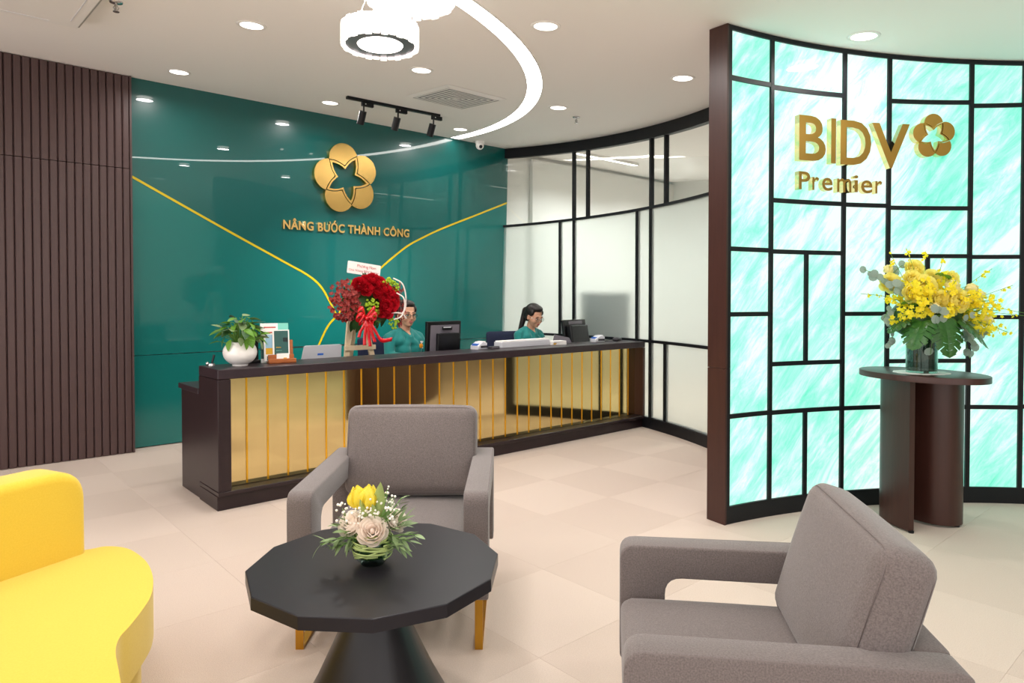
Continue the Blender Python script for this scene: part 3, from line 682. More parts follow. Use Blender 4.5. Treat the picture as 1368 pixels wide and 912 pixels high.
def strip(bm, pts, w, axis=(1, 0, 0)):
    ax = V(axis); pts = [V(p) for p in pts]; a = [(bm.verts.new(p-ax*w/2), bm.verts.new(p+ax*w/2)) for p in pts]
    for p, q in zip(a, a[1:]): bm.faces.new((p[0], p[1], q[1], q[0]))
for s in (-1, 1):                # bow loops and tails
    for k, (lx, lz) in enumerate(((.07, .05), (.085, .0), (.06, -.03))):
        pts = smooth2([(-.075, -.115, .0), (-.075+s*lx*.6, -.15, lz*.7+.03), (-.075+s*lx, -.13, lz), (-.075+s*lx*.6, -.11, lz*.7-.02), (-.075, -.118, -.004)], 5); strip(bw, pts, .03, (.3, .2, 1))
for dx, L in ((-.05, .13), (-.015, .19), (.02, .2), (.05, .17)):
    strip(bw, smooth2([(-.075, -.118, -.01), (-.075+dx*.5, -.135, -.06), (-.075+dx, -.13, -.01-L*.7), (-.075+dx*1.3, -.135, -.01-L)], 5), .026)
strip(bw, smooth2([(-.05, -.125, -.02), (.0, -.135, -.11), (.05, -.13, -.17), (.14, -.125, -.165)], 6), .03, (.2, 0, 1))
o = obj('ribbon_bow', bw, 'ribbon', FL, True); sd = o.modifiers.new('thick', 'SOLIDIFY'); sd.thickness = .0015
bm = NB(); ell(bm, (-.075, -.13, -.005), (.014, .012, .014)); obj('bow_knot', bm, 'ribbon', FL, True)
for pts in ([(.19, -.06, .29), (.25, -.09, .25), (.275, -.1, .16), (.27, -.1, .06), (.23, -.11, .02)], [(.2, -.09, .18), (.245, -.12, .14), (.25, -.12, .06), (.22, -.12, .0), (.17, -.1, -.02)], [(.15, -.1, .03), (.23, -.11, .025), (.28, -.1, -.015)]):
    bm = NB(); tube(bm, smooth2(pts, 6), .0055, 6); obj('basket_handle', bm, 'basket', FL, True)
ca, cb = aty(464, 347, 4.56), aty(508, 353, 4.56); cc = aty(461, 363, 4.56)
K = thing('greeting_card', 'white handwritten card on a pick above the red flower basket', 'card', ((ca.x+cb.x)/2, 4.56, (ca.z+cc.z)/2-.02), math.radians(0))
MX = R(math.radians(6.5), 'Y')
bm = NB(); prism(bm, roundpoly([(-.138, -.045), (.138, -.045), (.138, .045), (-.138, .045)], .008, 4), -.0015, .0015, axis='Y'); obj('sheet', bm, 'paper', K, mtx=MX)
for s, sz, x, z in (('Phương Nam', .03, -.062, .008), ('Chúc N.hàng BIDV Premier', .0225, -.127, -.025)):
    me = textmesh(s, sz, .0003, 'redprint'); obj('handwriting', me, None, K, mtx=MX @ T(x, -.0019, z) @ R(PI/2, 'X') @ Matrix.Shear('XZ', 4, (.0, .0)))
bm = NB(); cyl(bm, (.03, .003, -.1), (.03, .003, -.03), .003, seg=8); obj('pick', bm, 'stem', K)

# ============================================================ PEOPLE
def cap(bm, p0, p1, r0, r1=None, n=7):     # overlapping balls, later fused into one skin
    r1 = r0 if r1 is None else r1; p0, p1 = V(p0), V(p1); n = max(2, int((p1-p0).length/(min(r0, r1)*.35))+1)
    for i in range(n+1):
        t = i/n; ico(bm, p0.lerp(p1, t), r0+(r1-r0)*t, 2)
def fuse(name, bm, m, parent, voxel=.008, it=4):
    me = mesh(name, bm, m); o = bpy.data.objects.new(name, me); COL.objects.link(o)
    md = o.modifiers.new('r', 'REMESH'); md.mode = 'VOXEL'; md.voxel_size = voxel
    sm_ = o.modifiers.new('s', 'SMOOTH'); sm_.factor = .5; sm_.iterations = it
    bpy.context.view_layer.update()
    me2 = bpy.data.meshes.new_from_object(o.evaluated_get(bpy.context.evaluated_depsgraph_get())); me2.name = name; me2.shade_smooth()
    if not me2.materials: me2.materials.append(M[m])
    bpy.data.objects.remove(o); return link(bpy.data.objects.new(name, me2), parent)
def woman(label, x, y, rz, sc, headrot, lean, pony):
    t = thing('person', label, 'person', (x, y, 0), rz); t.scale = (sc, sc, sc)
    HP = V((0, .012, 1.0)); HM = Matrix.Translation(V((0, lean, 0))) @ Matrix.Translation(HP) @ R(headrot[1], 'Z') @ R(headrot[0], 'X') @ Matrix.Translation(-HP)
    hp = lambda c: HM @ V(c); HR = HM.to_3x3().to_4x4(); L = V((0, lean, 0))
    b = NB()
    def e(c, r): ell(b, hp(c), r, 24, 16, HR)
    e((0, .018, 1.145), (.074, .092, .084)); e((0, -.018, 1.095), (.064, .072, .082)); e((0, -.03, 1.06), (.05, .055, .055)); e((0, -.062, 1.028), (.026, .024, .019))
    for s in (-1, 1):
        e((s*.034, -.058, 1.08), (.028, .026, .028)); e((s*.073, .012, 1.095), (.01, .02, .03)); e((s*.028, -.078, 1.128), (.026, .012, .009)); e((s*.011, -.091, 1.077), (.009, .009, .008))
    cap(b, hp((0, -.085, 1.118)), hp((0, -.1, 1.082)), .008, .012); e((0, -.083, 1.053), (.022, .012, .01))
    cap(b, hp((0, .012, 1.05)), (0, .03, .9), .046, .05); ell(b, (0, -.02, .915), (.03, .042, .05), 16, 12)
    ell(b, (0, .03, .8), (.14, .09, .16)); ell(b, (0, .045, .62), (.12, .09, .14)); ell(b, (0, .06, .52), (.155, .12, .1))
    cap(b, (-.135, .035, .905), (.135, .035, .905), .046)
    wr = [(-.1, -.24, .748), (.1, -.25, .748)]
    for s, w in zip((-1, 1), wr):
        el_ = V((s*.195, -.03, .755)); w = V(w); cap(b, (s*.15, .035, .905), el_, .045, .035); cap(b, el_, w, .035, .024)
        d = (w-el_).normalized(); sd = V((d.y, -d.x, 0)).normalized()*(-s); palm = w+d*.045; ell(b, palm, (.032, .038, .014), 16, 10)
        for k in range(4):       # four fingers and a thumb, lightly curled on the counter
            f0 = palm+d*.025+sd*(-.027+.018*k); f1 = f0+d*(.03, .036, .033, .026)[k]+V((0, 0, .008)); f2 = f1+d*(.024, .03, .027, .02)[k]+V((0, 0, -.012)); cap(b, f0, f1, .0085); cap(b, f1, f2, .0082, .0068)
        th = palm-d*.015-sd*.03*(1); cap(b, palm-d*.02-sd*.02, th+d*.02-sd*.012, .0105, .009); cap(b, th+d*.02-sd*.012, th+d*.045-sd*.008, .009, .0075)
        cap(b, (s*.085, .04, .515), (s*.095, -.37, .52), .078, .056); cap(b, (s*.095, -.37, .52), (s*.09, -.35, .09), .052, .033); cap(b, (s*.09, -.33, .045), (s*.095, -.48, .03), .036, .026)
    body = fuse('body', b, 'skin', t, .0065, 5)
    # tunic: same torso and sleeves a little larger, open V at the neck; trousers below
    b = NB(); g = .011
    ell(b, (0, .03, .79), (.145+g, .095+g, .15)); ell(b, (0, .04, .63), (.128+g, .098+g, .16)); ell(b, (0, .055, .52), (.165+g, .13+g, .1))
    cap(b, (-.138, .037, .902), (.138, .037, .902), .052)
    for s in (-1, 1): ell(b, (s*.06, -.045, .8), (.063, .062, .062)); cap(b, (s*.03, .055, .972), (s*.12, .04, .925), .028, .046); cap(b, (s*.052, .02, .975), (s*.014, -.052, .91), .022, .026); cap(b, (s*.052, .015, .96), (s*.09, -.03, .88), .03, .05); cap(b, (s*.012, -.05, .885), (s*.05, -.05, .85), .03, .045)
    for s, w in zip((-1, 1), wr): cap(b, (s*.15, .035, .905), (s*.197, -.03, .757), .054, .046); cap(b, (s*.197, -.03, .757), V(w)*.85+V((s*.197, -.03, .757))*.15, .046, .034)
    tun = fuse('tunic', b, 'tunic', t, .008, 4)
    b = NB()
    for s in (-1, 1): cap(b, (s*.085, .04, .515), (s*.095, -.37, .52), .088, .066); cap(b, (s*.095, -.37, .52), (s*.09, -.35, .14), .062, .05)
    fuse('trousers', b, 'navy', t, .012, 3)
    # face details
    for s in (-1, 1):
        bm = NB(); ell(bm, hp((s*.029, -.0805, 1.108)), (.0135, .006, .0065), 14, 10, HR); eye = obj('eye', bm, 'eyewhite', t, True)
        bm = NB(); ell(bm, hp((s*.029, -.0855, 1.108)), (.0058, .003, .0058), 12, 8, HR); obj('iris', bm, 'iris', eye, True)
        bm = NB(); tube(bm, [hp(p) for p in ((s*.014, -.0835, 1.1155), (s*.029, -.0875, 1.117), (s*.044, -.0795, 1.113))], .0022, 6); obj('lash_line', bm, 'hair', t, True)
        bm = NB(); tube(bm, [hp(p) for p in ((s*.012, -.09, 1.133), (s*.03, -.089, 1.138), (s*.05, -.075, 1.132))], [.0034, .0034, .0018], 6); obj('eyebrow', bm, 'hair', t, True)
    bm = NB(); ell(bm, hp((0, -.0915, 1.0565)), (.02, .006, .0042), 16, 8, HR); ell(bm, hp((0, -.0915, 1.0495)), (.016, .006, .005), 16, 8, HR); obj('lips', bm, 'lip', t, True)
    bm = NB()
    for s in (-1, 1):
        pts = [hp((s*.031+.023*math.cos(a), -.101+.006*abs(math.cos(a))*(1 if s*math.cos(a) > 0 else 0), 1.106+.019*math.sin(a))) for a in np.linspace(0, 2*PI, 24, endpoint=False)]
        tube(bm, pts, .0016 if not pony else .0012, 6, True)
        tube(bm, [hp((s*.054, -.098, 1.11)), hp((s*.073, -.06, 1.112)), hp((s*.079, .01, 1.11))], .0015, 6)
    tube(bm, [hp((-.008, -.101, 1.108)), hp((0, -.104, 1.111)), hp((.008, -.101, 1.108))], .0016, 6)
    gl = obj('glasses', bm, 'black' if not pony else 'steel', t, True)
    for s in (-1, 1):
        bm = NB(); ell(bm, hp((s*.031, -.101, 1.106)), (.022, .001, .018), 16, 8, HR); obj('lens', bm, 'clear', gl, True)
    b = NB()
    ell(b, hp((0, .03, 1.158)), (.085, .093, .083), 24, 16, HR); ell(b, hp((0, .055, 1.11)), (.08, .075, .08), 24, 16, HR); ell(b, hp((0, -.005, 1.2)), (.068, .072, .036), 20, 12, HR)
    for s in (-1, 1): ell(b, hp((s*.066, -.012, 1.155)), (.018, .04, .036), 16, 10, HR); ell(b, hp((s*.072, .03, 1.09)), (.014, .028, .045), 16, 10, HR)
    if pony:
        cap(b, hp((0, .11, 1.16)), hp((.0, .15, 1.12)), .03, .036); cap(b, hp((0, .15, 1.12)), V((-.03, .15, .93))+L, .038, .024)
    else: ell(b, hp((0, .125, 1.09)), (.045, .038, .042), 16, 12, HR)
    fuse('hair', b, 'hair', t, .0065, 3)
    br = NB(); ell(br, (.075, -.112, .838), (.02, .009, .021), 16, 12); bo = obj('brooch', br, 'orange', t, True)
    bm = NB()
    for a in (-.5, .1, .7): ell(bm, (.08+.014*math.sin(a), -.112, .862+.008*math.cos(a)), (.005, .003, .013), 8, 6, R(a, 'Y'))
    ell(bm, (.088, -.115, .82), (.007, .003, .005), 8, 6); obj('brooch_leaf', bm, 'white', bo, True)
    return t
woman('woman in teal tunic wearing dark framed glasses, seated beside the red flower basket', 3.225, 5.045, math.radians(4), 1.0, (math.radians(4), math.radians(-10)), 0, False)
woman('woman in teal tunic with ponytail looking down, seated before the frosted glass', 4.72, 5.06, math.radians(4), .97, (math.radians(20), math.radians(-6)), -.012, True)
def office_chair(x, y, rz, label):
    t = thing('office_chair', label, 'chair', (x, y, 0), rz)
    bm = NB(); cushion(bm, (.46, .44, .06), .03, (0, 0, .008), 10, T(0, .03, .362)); obj('seat', bm, 'navy', t, True)
    bm = NB(); cushion(bm, (.44, .05, .42), .025, (0, .01, 0), 10, T(0, .29, .69) @ R(-.08, 'X')); obj('backrest', bm, 'navy', t, True)
    bm = NB(); tube(bm, [(0, .05, .33), (0, .27, .34), (0, .335, .45), (0, .345, .7)], .018, 8); obj('back_support', bm, 'black', t, True)
    bm = NB(); cyl(bm, (0, .03, .06), (0, .03, .35), .025, .02); obj('gas_lift', bm, 'black', t)
    for k in range(5):
        a = 2*PI*k/5+.3; bm = NB(); tube(bm, [(0, .03, .1), (.26*math.cos(a), .03+.26*math.sin(a), .065)], [.022, .014], 8); lg = obj('leg', bm, 'black', t, True)
        bm = NB(); cyl(bm, (.26*math.cos(a)-.015, .03+.26*math.sin(a), .028), (.26*math.cos(a)+.015, .03+.26*math.sin(a), .028), .028); obj('castor', bm, 'black', lg)
office_chair(3.2, 5.12, math.radians(6), 'navy office chair behind the woman beside the red flower basket')
office_chair(4.655, 5.18, math.radians(-14), 'navy office chair behind the woman with the ponytail')

# ============================================================ LOUNGE FURNITURE
def cm(X, Z): return V((_r.x*X+_f0.x*Z, _r.y*X+_f0.y*Z, 0))   # metres right of and ahead of the camera
AW, AD, AWT, AH = .708, .76, .088, .57
def armchair(label, loc, rz, AW, AD, AH, tilt):        # local: front at y = 0, back at y = +AD
    t = thing('armchair', label, 'armchair', loc, rz, 'grey armchairs'); w = AW/2
    out = roundpoly([(0, .185), (0, AH-.004), (AD, AH), (AD-.02, .185), (AD-.14, .185), (AD-.14, AH-.096), (.13, AH-.096), (.13, .185)], [.02, .045, .03, .02, .02, .05, .05, .02], 5)
    for s in (-1, 1):
        x0, x1 = sorted((s*w, s*(w-AWT))); bm = NB(); prism(bm, out, x0, x1, axis='X', bev=.007, seg=2); arm = obj('armrest', bm, 'grey', t, auto=50)
        xs = s*(w-.003); bm = NB(); tube(bm, [(xs, .003, .22), (xs, .003, AH-.05), (xs, .045, AH-.006), (xs, AD-.04, AH-.002)], .0013, 5); obj('seam', bm, 'seam', arm)
    bm = NB(); box(bm, (-w+AWT+.001, .02, .19), (w-AWT-.001, AD-.1, .27), bev=.015); obj('seat_base', bm, 'grey', t, auto=40)
    bm = NB(); box(bm, (-w+AWT+.001, AD-.095, .19), (w-AWT-.001, AD-.005, AH-.002), bev=.012); obj('back_frame', bm, 'grey', t, auto=40)
    bm = NB(); cushion(bm, (AW-2*AWT-.006, AD-.1, .115), .035, (0, 0, .01), 14, T(0, .002+(AD-.1)/2, .328)); st = obj('seat_cushion', bm, 'grey', t, True)
    mt = T(0, AD-.135, AH+.015) @ R(math.radians(-tilt), 'X'); cw, ch, ct = AW-2*AWT+.035, .38, .12
    bm = NB(); cushion(bm, (cw, ct, ch), .04, (0, .022, .006), 16, mt); bc = obj('back_cushion', bm, 'grey', t, True)
    for yy in (-1, 1):
        pts = roundpoly([(-cw/2+.0105, -ch/2+.0105), (cw/2-.0105, -ch/2+.0105), (cw/2-.0105, ch/2-.0105), (-cw/2+.0105, ch/2-.0105)], .05, 6)
        bm = NB(); tube(bm, [(a, yy*(ct/2-.0105), b) for a, b in pts], .0014, 5, True); obj('seam', bm, 'seam', bc, mtx=mt)
    for s in (-1, 1):                 # sled legs of flat gold bar
        x = s*(w-.035); bm = NB(); th = .011
        for a, b in (((x-.014, .03, 0), (x+.014, .03+th, .19)), ((x-.014, AD-.08-th, 0), (x+.014, AD-.08, .19)), ((x-.014, .03+th, 0), (x+.014, AD-.08-th, th)), ((x-.014, .03+th, .178), (x+.014, AD-.08-th, .19))): box(bm, a, b)
        obj('sled_leg', bm, 'sledgold', t)
    return t
c1 = cm(-.437, 2.375); armchair('grey fabric armchair facing the camera behind the black coffee table', (c1.x, c1.y, 0), YAW-PI/2, .708, .75, .57, 13)
fd = V((-.645, .762, 0)); fc = V((1.354, 1.114, 0))
armchair('grey fabric armchair seen from the side in the right foreground', (fc.x, fc.y, 0), math.atan2(-fd.x, fd.y)+PI, .70, .67, .53, 17)

# twelve-sided coffee table
CTX, CTY, CTZ = 1.011, 1.749, .48
t = thing('coffee_table', 'black twelve-sided coffee table on a cone base in the foreground', 'table', (CTX, CTY, 0))
bm = NB(); pts = [(.362*math.cos(PI/6*k+math.radians(-1)), .362*math.sin(PI/6*k+math.radians(-1))) for k in range(12)]; prism(bm, pts, CTZ-.035, CTZ, bev=.003, seg=2, bevtop=True); obj('tabletop', bm, 'tabletop', t)
bm = NB(); lathe(bm, [(0, 0), (.24, 0), (.245, .012), (.235, .03), (.17, .15), (.09, .32), (.055, .42), (.055, CTZ-.036), (0, CTZ-.036)], 48); obj('cone_base', bm, 'tablebase', t, auto=35)

# yellow sofa
YS = .355
px = [(118, 735), (140, 731), (165, 733.5), (183, 744), (194, 757), (199, 775), (196, 795), (186, 812), (168, 835), (153, 852), (147, 872), (152, 905)]
so = [atz(a, b, YS) for a, b in px]
loc0 = V((.1, 2.2, 0))
front = [(p.x-loc0.x, p.y-loc0.y) for p in so]
ins = [(.215, -.6), (.13, -.83), (-.1, -1.0), (-.45, -1.02), (-.95, -.8), (-1.35, -.4), (-1.5, 2.2-2.2), (-1.35, 2.62-2.2), (-1.0, 2.8-2.2), (-.4, 2.82-2.2), (.15, 2.84-2.2)]
outl = front + ins
def inset(poly, d):
    n = len(poly); out = []
    for i in range(n):
        a, b, c = V(poly[i-1]), V(poly[i]), V(poly[(i+1) % n]); e1, e2 = (b-a).normalized(), (c-b).normalized(); nn = (V((-e1.y, e1.x))+V((-e2.y, e2.x))).normalized(); out.append(tuple(b+nn*d))
    return out
def area(p): return sum(p[i-1][0]*p[i][1]-p[i][0]*p[i-1][1] for i in range(len(p)))/2
def closed_smooth(p, n=4):
    out = []; m = len(p); P = [V(q) for q in p]
    for i in range(m):
        a, b, c, d = P[i-1], P[i], P[(i+1) % m], P[(i+2) % m]
        for k in range(n): s = k/n; out.append(tuple(.5*((2*b)+(c-a)*s+(2*a-5*b+4*c-d)*s*s+(3*b-a-3*c+d)*s**3)))
    return out
outl = closed_smooth(outl)
if area(outl) < 0: outl = outl[::-1]
t = thing('sofa', 'bright yellow curved sofa with thick seat at the left edge', 'sofa', loc0)
bm = NB(); prism(bm, inset(outl, -.012), YS-.155, YS, bev=.0); 
ed = [e for e in bm.edges if abs(e.verts[0].co.z-e.verts[1].co.z) < 1e-6 and all(v.co.z > YS-.001 or v.co.z < YS-.154 for v in e.verts) and len(e.link_faces) == 2 and abs(e.calc_face_angle(0)) > 1]
bmesh.ops.bevel(bm, geom=ed, offset=.045, segments=6, affect='EDGES', profile=.5); obj('seat_cushion', bm, 'yellow', t, auto=50)
bm = NB(); prism(bm, inset(outl, .024), .012, YS-.157)
ed = [e for e in bm.edges if abs(e.verts[0].co.z-e.verts[1].co.z) < 1e-6 and len(e.link_faces) == 2 and abs(e.calc_face_angle(0)) > 1]
bmesh.ops.bevel(bm, geom=ed, offset=.02, segments=4, affect='EDGES', profile=.5); obj('base', bm, 'yellow', t, auto=50)
p0, p1 = atz(118, 737, YS), atz(0, 777, YS); d = (p1-p0).normalized(); nb = V((d.y, -d.x, 0)); nb = nb if nb.y > 0 else -nb
bl = 1.35; mtb = Matrix.Translation((p0.x-loc0.x, p0.y-loc0.y, 0)) @ Matrix(((-d.x, nb.x, 0, 0), (-d.y, nb.y, 0, 0), (0, 0, 1, 0), (0, 0, 0, 1)))
bm = NB(); prism(bm, roundpoly([(-bl, YS-.03), (0, YS-.03), (0, .655), (-bl, .655)], [.02, .02, .115, .115], 10), .0, .17, axis='Y', bev=.03, seg=4)
obj('backrest', bm, 'yellow', t, auto=50, mtx=mtb)
for lx, ly in ((.1, .3), (-.9, -.4), (-1.1, .35), (.15, -.1)):
    bm = NB(); cyl(bm, (lx, ly, 0), (lx, ly, .02), .025); obj('foot', bm, 'black', t)

# pedestal table by the lit wall
PC = V((4.15, 1.315)); PZ = .845
t = thing('pedestal_table', 'tall dark brown pedestal with oval top and curved panel base by the lit wall', 'table', (PC.x, PC.y, 0))
pa = math.atan2(-.3, -.08); bm = NB(); prism(bm, [(.335*math.cos(a)*math.cos(pa)-.245*math.sin(a)*math.sin(pa), .335*math.cos(a)*math.sin(pa)+.245*math.sin(a)*math.cos(pa)) for a in np.linspace(0, 2*PI, 64, endpoint=False)], PZ-.032, PZ, bev=.003, seg=2, bevtop=True); obj('oval_top', bm, 'brown', t, auto=40)
cur = smooth2([(3.985, 1.305), (4.03, 1.40), (4.10, 1.485), (4.19, 1.505), (4.225, 1.43), (4.205, 1.33), (4.2, 1.25), (4.245, 1.19), (4.32, 1.175), (4.37, 1.22), (4.375, 1.31)], 6)
def ribbon(bm, pts, w, z0, z1):
    rows = []
    for i, p in enumerate(pts):
        dd = (pts[min(i+1, len(pts)-1)]-pts[max(i-1, 0)]).normalized(); nn = V((-dd.y, dd.x))*w/2
        rows.append([bm.verts.new((q.x-PC.x, q.y-PC.y, z)) for q, z in ((p+nn, z0), (p-nn, z0), (p-nn, z1), (p+nn, z1))])
    for a, b in zip(rows, rows[1:]):
        for k in range(4): bm.faces.new((a[k], a[(k+1) % 4], b[(k+1) % 4], b[k]))
    bm.faces.new(rows[0]); bm.faces.new(rows[-1][::-1])
bm = NB(); ribbon(bm, cur, .036, .012, PZ-.0325); obj('curved_panel', bm, 'brown', t, auto=40)
for k in (0, 20, 45, -1):
    q = cur[k]; bm = NB(); cyl(bm, (q.x-PC.x, q.y-PC.y, 0), (q.x-PC.x, q.y-PC.y, .0118), .014, seg=12); obj('glide', bm, 'black', t)

# ============================================================ FLOWERS
# tall arrangement on the pedestal (vase axis seen at pixel 1231)
v0 = atd(1231, 500, 3.71); vx, vy = v0.x, v0.y
t = thing('doily', 'white lace doily under the glass vase on the pedestal', 'doily', (vx, vy, PZ), YAW-PI/2)
bm = NB(); pts = []
for k in range(72):
    a = 2*PI*k/72; r = .118+.008*abs(math.sin(6*a)); pts.append((1.15*r*math.cos(a), r*math.sin(a)))
prism(bm, pts, .0004, .002); obj('cloth', bm, 'paper', t)
A_ = thing('flower_arrangement', 'large yellow flower arrangement in a dark glass cylinder vase on the pedestal', 'flowers', (vx, vy, PZ+.0022), YAW-PI/2)
# local axes: x = right in view, y = away from the camera
bm = NB(); lathe(bm, [(0, 0), (.074, 0), (.076, .004), (.076, .2), (.0735, .2), (.0735, .01), (0, .01)], 40); obj('vase', bm, 'vaseglass', A_, auto=40)
bm = NB(); lathe(bm, [(0, .012), (.071, .012), (.072, .018), (.072, .185), (0, .186)], 40); obj('leaf_lining', bm, M['vasedark'] if 'vasedark' in M else mat('vase_lining', '#16231d', .25, var=(18, '#23372b', .3), stretch=(1, 1, .3)), A_, auto=40)
rr = random.Random(21)
DEP = 3.71
def fp(px, py, dy=0.): # photograph pixel -> local point at vase depth + dy
    X = (px-1231)/F*DEP; Zh = zat(px, py, (vx, vy)) if False else (CAMH + ray(px, py).z*DEP) - (PZ+.0022); return V((X, dy, Zh))
bm = NB(); ell(bm, fp(1240, 425, .02), (.2, .13, .12), 16, 10); obj('foam_core', bm, 'leafdark', A_, True)
ros = [(1189, 378, .01, 'paleyellow', .055), (1190, 358, .03, 'cream', .04), (1221, 358, 0, 'paleyellow', .05), (1222, 383, -.08, 'paleyellow', .062), (1257, 383, -.09, 'cream', .055), (1256, 402, -.12, 'paleyellow', .068), (1236, 400, -.12, 'paleyellow', .05),
       (1228, 411, -.14, 'cream', .045), (1275, 399, -.11, 'cream', .044), (1285, 386, -.08, 'cream', .048), (1287, 406, -.1, 'cream', .044), (1304, 394, -.03, 'cream', .045), (1312, 427, -.03, 'cream', .05), (1206, 392, -.09, 'paleyellow', .052), (1268, 372, -.02, 'paleyellow', .045), (1237, 372, -.05, 'paleyellow', .05), (1211, 372, -.05, 'paleyellow', .046)]
TULIP = {}
def tulipmesh(m, name='tulip'):
    bm = NB()
    for i in range(6):
        a = 2*PI*i/6; rr2 = .9 if i % 2 else 1; t_ = bmesh.new(); g = []
        for u in np.linspace(0, 1, 7):
            rad = .36*math.sin(PI*(.12+.76*u))**.8*(1 if i % 2 else .92); w = .38*math.sin(PI*min(.97, .12+.86*u)); row = []
            for k in (-1, 0, 1): row.append(t_.verts.new((k*w, -rad+(.06 if k else 0), float(u)*1.0*rr2)))
            g.append(row)
        for p, q in zip(g, g[1:]):
            for k in range(2): t_.faces.new((p[k], p[k+1], q[k+1], q[k]))
        merge(bm, t_, R(a, 'Z'))
    return mesh(name, bm, m, True)
for k in ('cream', 'tulip'): TULIP[k] = tulipmesh(k)
for i, (px, py, dy, kind, s) in enumerate(ros):
    p = fp(px, py, dy); dd = V((p.x*1.6, -1+dy, (p.z-.38)*2.2))
    if kind == 'cream': obj('tulip', TULIP['cream'], None, A_, mtx=aim(p-dd.normalized()*.04, dd, s*1.5, i))
    else: obj('rose', ROSE['paleyellow'], None, A_, mtx=aim(p-dd.normalized()*.03, dd, s, i))
oc = NB(); st = NB()
for i in range(46):
    a = rr.uniform(-.35, PI+.35); L = rr.uniform(.75, 1.12)
    tip = fp(1245+72*math.cos(a)*L, 418-50*math.sin(a)*L + (14 if math.cos(a) > .5 else 0), rr.uniform(-.17, .06))
    if rr.random() < .28: tip = fp(1245+rr.uniform(-60, 70), 405+rr.uniform(-30, 45), rr.uniform(-.19, -.12))
    base = fp(1238, 440, 0.); mid = base.lerp(tip, .55)+V((0, -.03, .05)); P_ = smooth2([tuple(base), tuple(mid), tuple(tip)], 5); tube(st, P_, .0016, 5)
    for k in range(16):
        u = rr.uniform(.5, 1.0); q = base.lerp(mid, u*2) if u < .5 else mid.lerp(tip, (u-.5)*2)
        q = q+V((rr.uniform(-1, 1), rr.uniform(-1, .6), rr.uniform(-1, 1)))*.026; flower5(oc, q, (rr.uniform(-.8, .8)+q.x, -1, rr.uniform(-.5, .9)), rr.uniform(.009, .0165), rr)
for (px, py, dx, dy_) in ((1320, 395, 28, -14), (1325, 412, 40, 6), (1318, 420, 52, 2), (1300, 375, 20, -16), (1180, 398, -34, -6), (1210, 350, -4, -18), (1250, 362, 6, -18), (1186, 352, -2, -16), (1228, 346, 4, -10), (1300, 432, 12, 12)):
    a, b = fp(px, py, -.03), fp(px+dx, py+dy_, -.02); a0 = fp(1240, 430); tube(st, smooth2([tuple(a0), tuple(a.lerp(a0, .2)+V((0, 0, .02))), tuple(b)], 5), .0013, 5)
    for k in range(8): q = a.lerp(b, rr.uniform(-.1, .95))+V((rr.uniform(-1, 1), rr.uniform(-1, 1), rr.uniform(-1, 1)))*.009; flower5(oc, q, (rr.uniform(-1, 1), -1, rr.uniform(-1, 1)), rr.uniform(.006, .011), rr)
tag(obj('oncidium_sprays', oc, 'yellowflower', A_), kind='stuff'); tag(obj('stems', st, 'stem', A_), kind='stuff')
def roundleaf(name, m, n=9):
    bm = NB(); c = bm.verts.new((0, .5, .05)); v = [bm.verts.new((.46*math.sin(2*PI*k/n), .5-.5*math.cos(2*PI*k/n), 0)) for k in range(n)]
    for k in range(n): bm.faces.new((c, v[k], v[(k+1) % n]))
    return mesh(name, bm, m, True)
eu = roundleaf('eucalyptus_leaf', 'euca')
eb = NB()
for (x0, y0, x1, y1, n, dy) in ((1200, 385, 1150, 360, 9, .0), (1200, 390, 1182, 378, 7, -.04), (1190, 410, 1176, 428, 7, .0), (1195, 425, 1188, 458, 9, .0), (1236, 418, 1214, 404, 4, -.16), (1240, 425, 1224, 421, 4, -.15), (1265, 430, 1272, 424, 4, -.13),
                           (1280, 430, 1292, 458, 10, -.03), (1285, 440, 1292, 478, 7, -.0), (1295, 425, 1310, 446, 6, .0), (1195, 372, 1208, 354, 4, .05), (1228, 440, 1220, 470, 3, -.13), (1265, 446, 1272, 464, 3, -.05)):
    a, b = fp(x0, y0, dy), fp(x1, y1, dy-.02); tube(eb, [tuple(a), tuple(a.lerp(b, .5)+V((0, 0, .012))), tuple(b)], .0016, 5)
    for k in range(n):
        q = a.lerp(b, (k+.4)/n)+V((rr.uniform(-1, 1), rr.uniform(-1, .3), rr.uniform(-1, 1)))*.01
        obj('eucalyptus_leaf', eu, None, A_, mtx=T(*q) @ R(rr.uniform(0, 2*PI), 'Y') @ R(PI/2+rr.uniform(-.6, .6), 'X') @ S(rr.uniform(.034, .052)))
tag(obj('eucalyptus_twigs', eb, 'stem', A_), kind='stuff')
def monstera(name):
    bm = NB(); N_ = 11; spine = [V((0, u, -.28*u*u)) for u in np.linspace(0, 1, N_+1)]
    wf = lambda u: .52*(max(0, math.sin(PI*(.16+.84*u)))**.55)*(1-.15*u)
    for s in (-1, 1):
        for k in range(N_):
            u0, u1 = k/N_, (k+1)/N_; gap = .82 if k % 2 else 1.0
            if k % 2 and 2 < k < 12: lim = .84
            else: lim = 1.0
            out0, out1 = wf(u0)*lim, wf(u1)*lim; back = .1
            a0, a1 = spine[k], spine[k+1]; m0 = a0+V((s*out0*.5, -.02, .05)); m1 = a1+V((s*out1*.5, -.02, .05)); o0 = a0+V((s*out0, back*u0, -.12*out0)); o1 = a1+V((s*out1, back*u1, -.12*out1))
            v = [bm.verts.new(q) for q in (a0, m0, o0, o1, m1, a1)]; bm.faces.new((v[0], v[1], v[4], v[5])); bm.faces.new((v[1], v[2], v[3], v[4]))
    return mesh(name, bm, 'monstera', True)
mo = monstera('monstera_leaf')
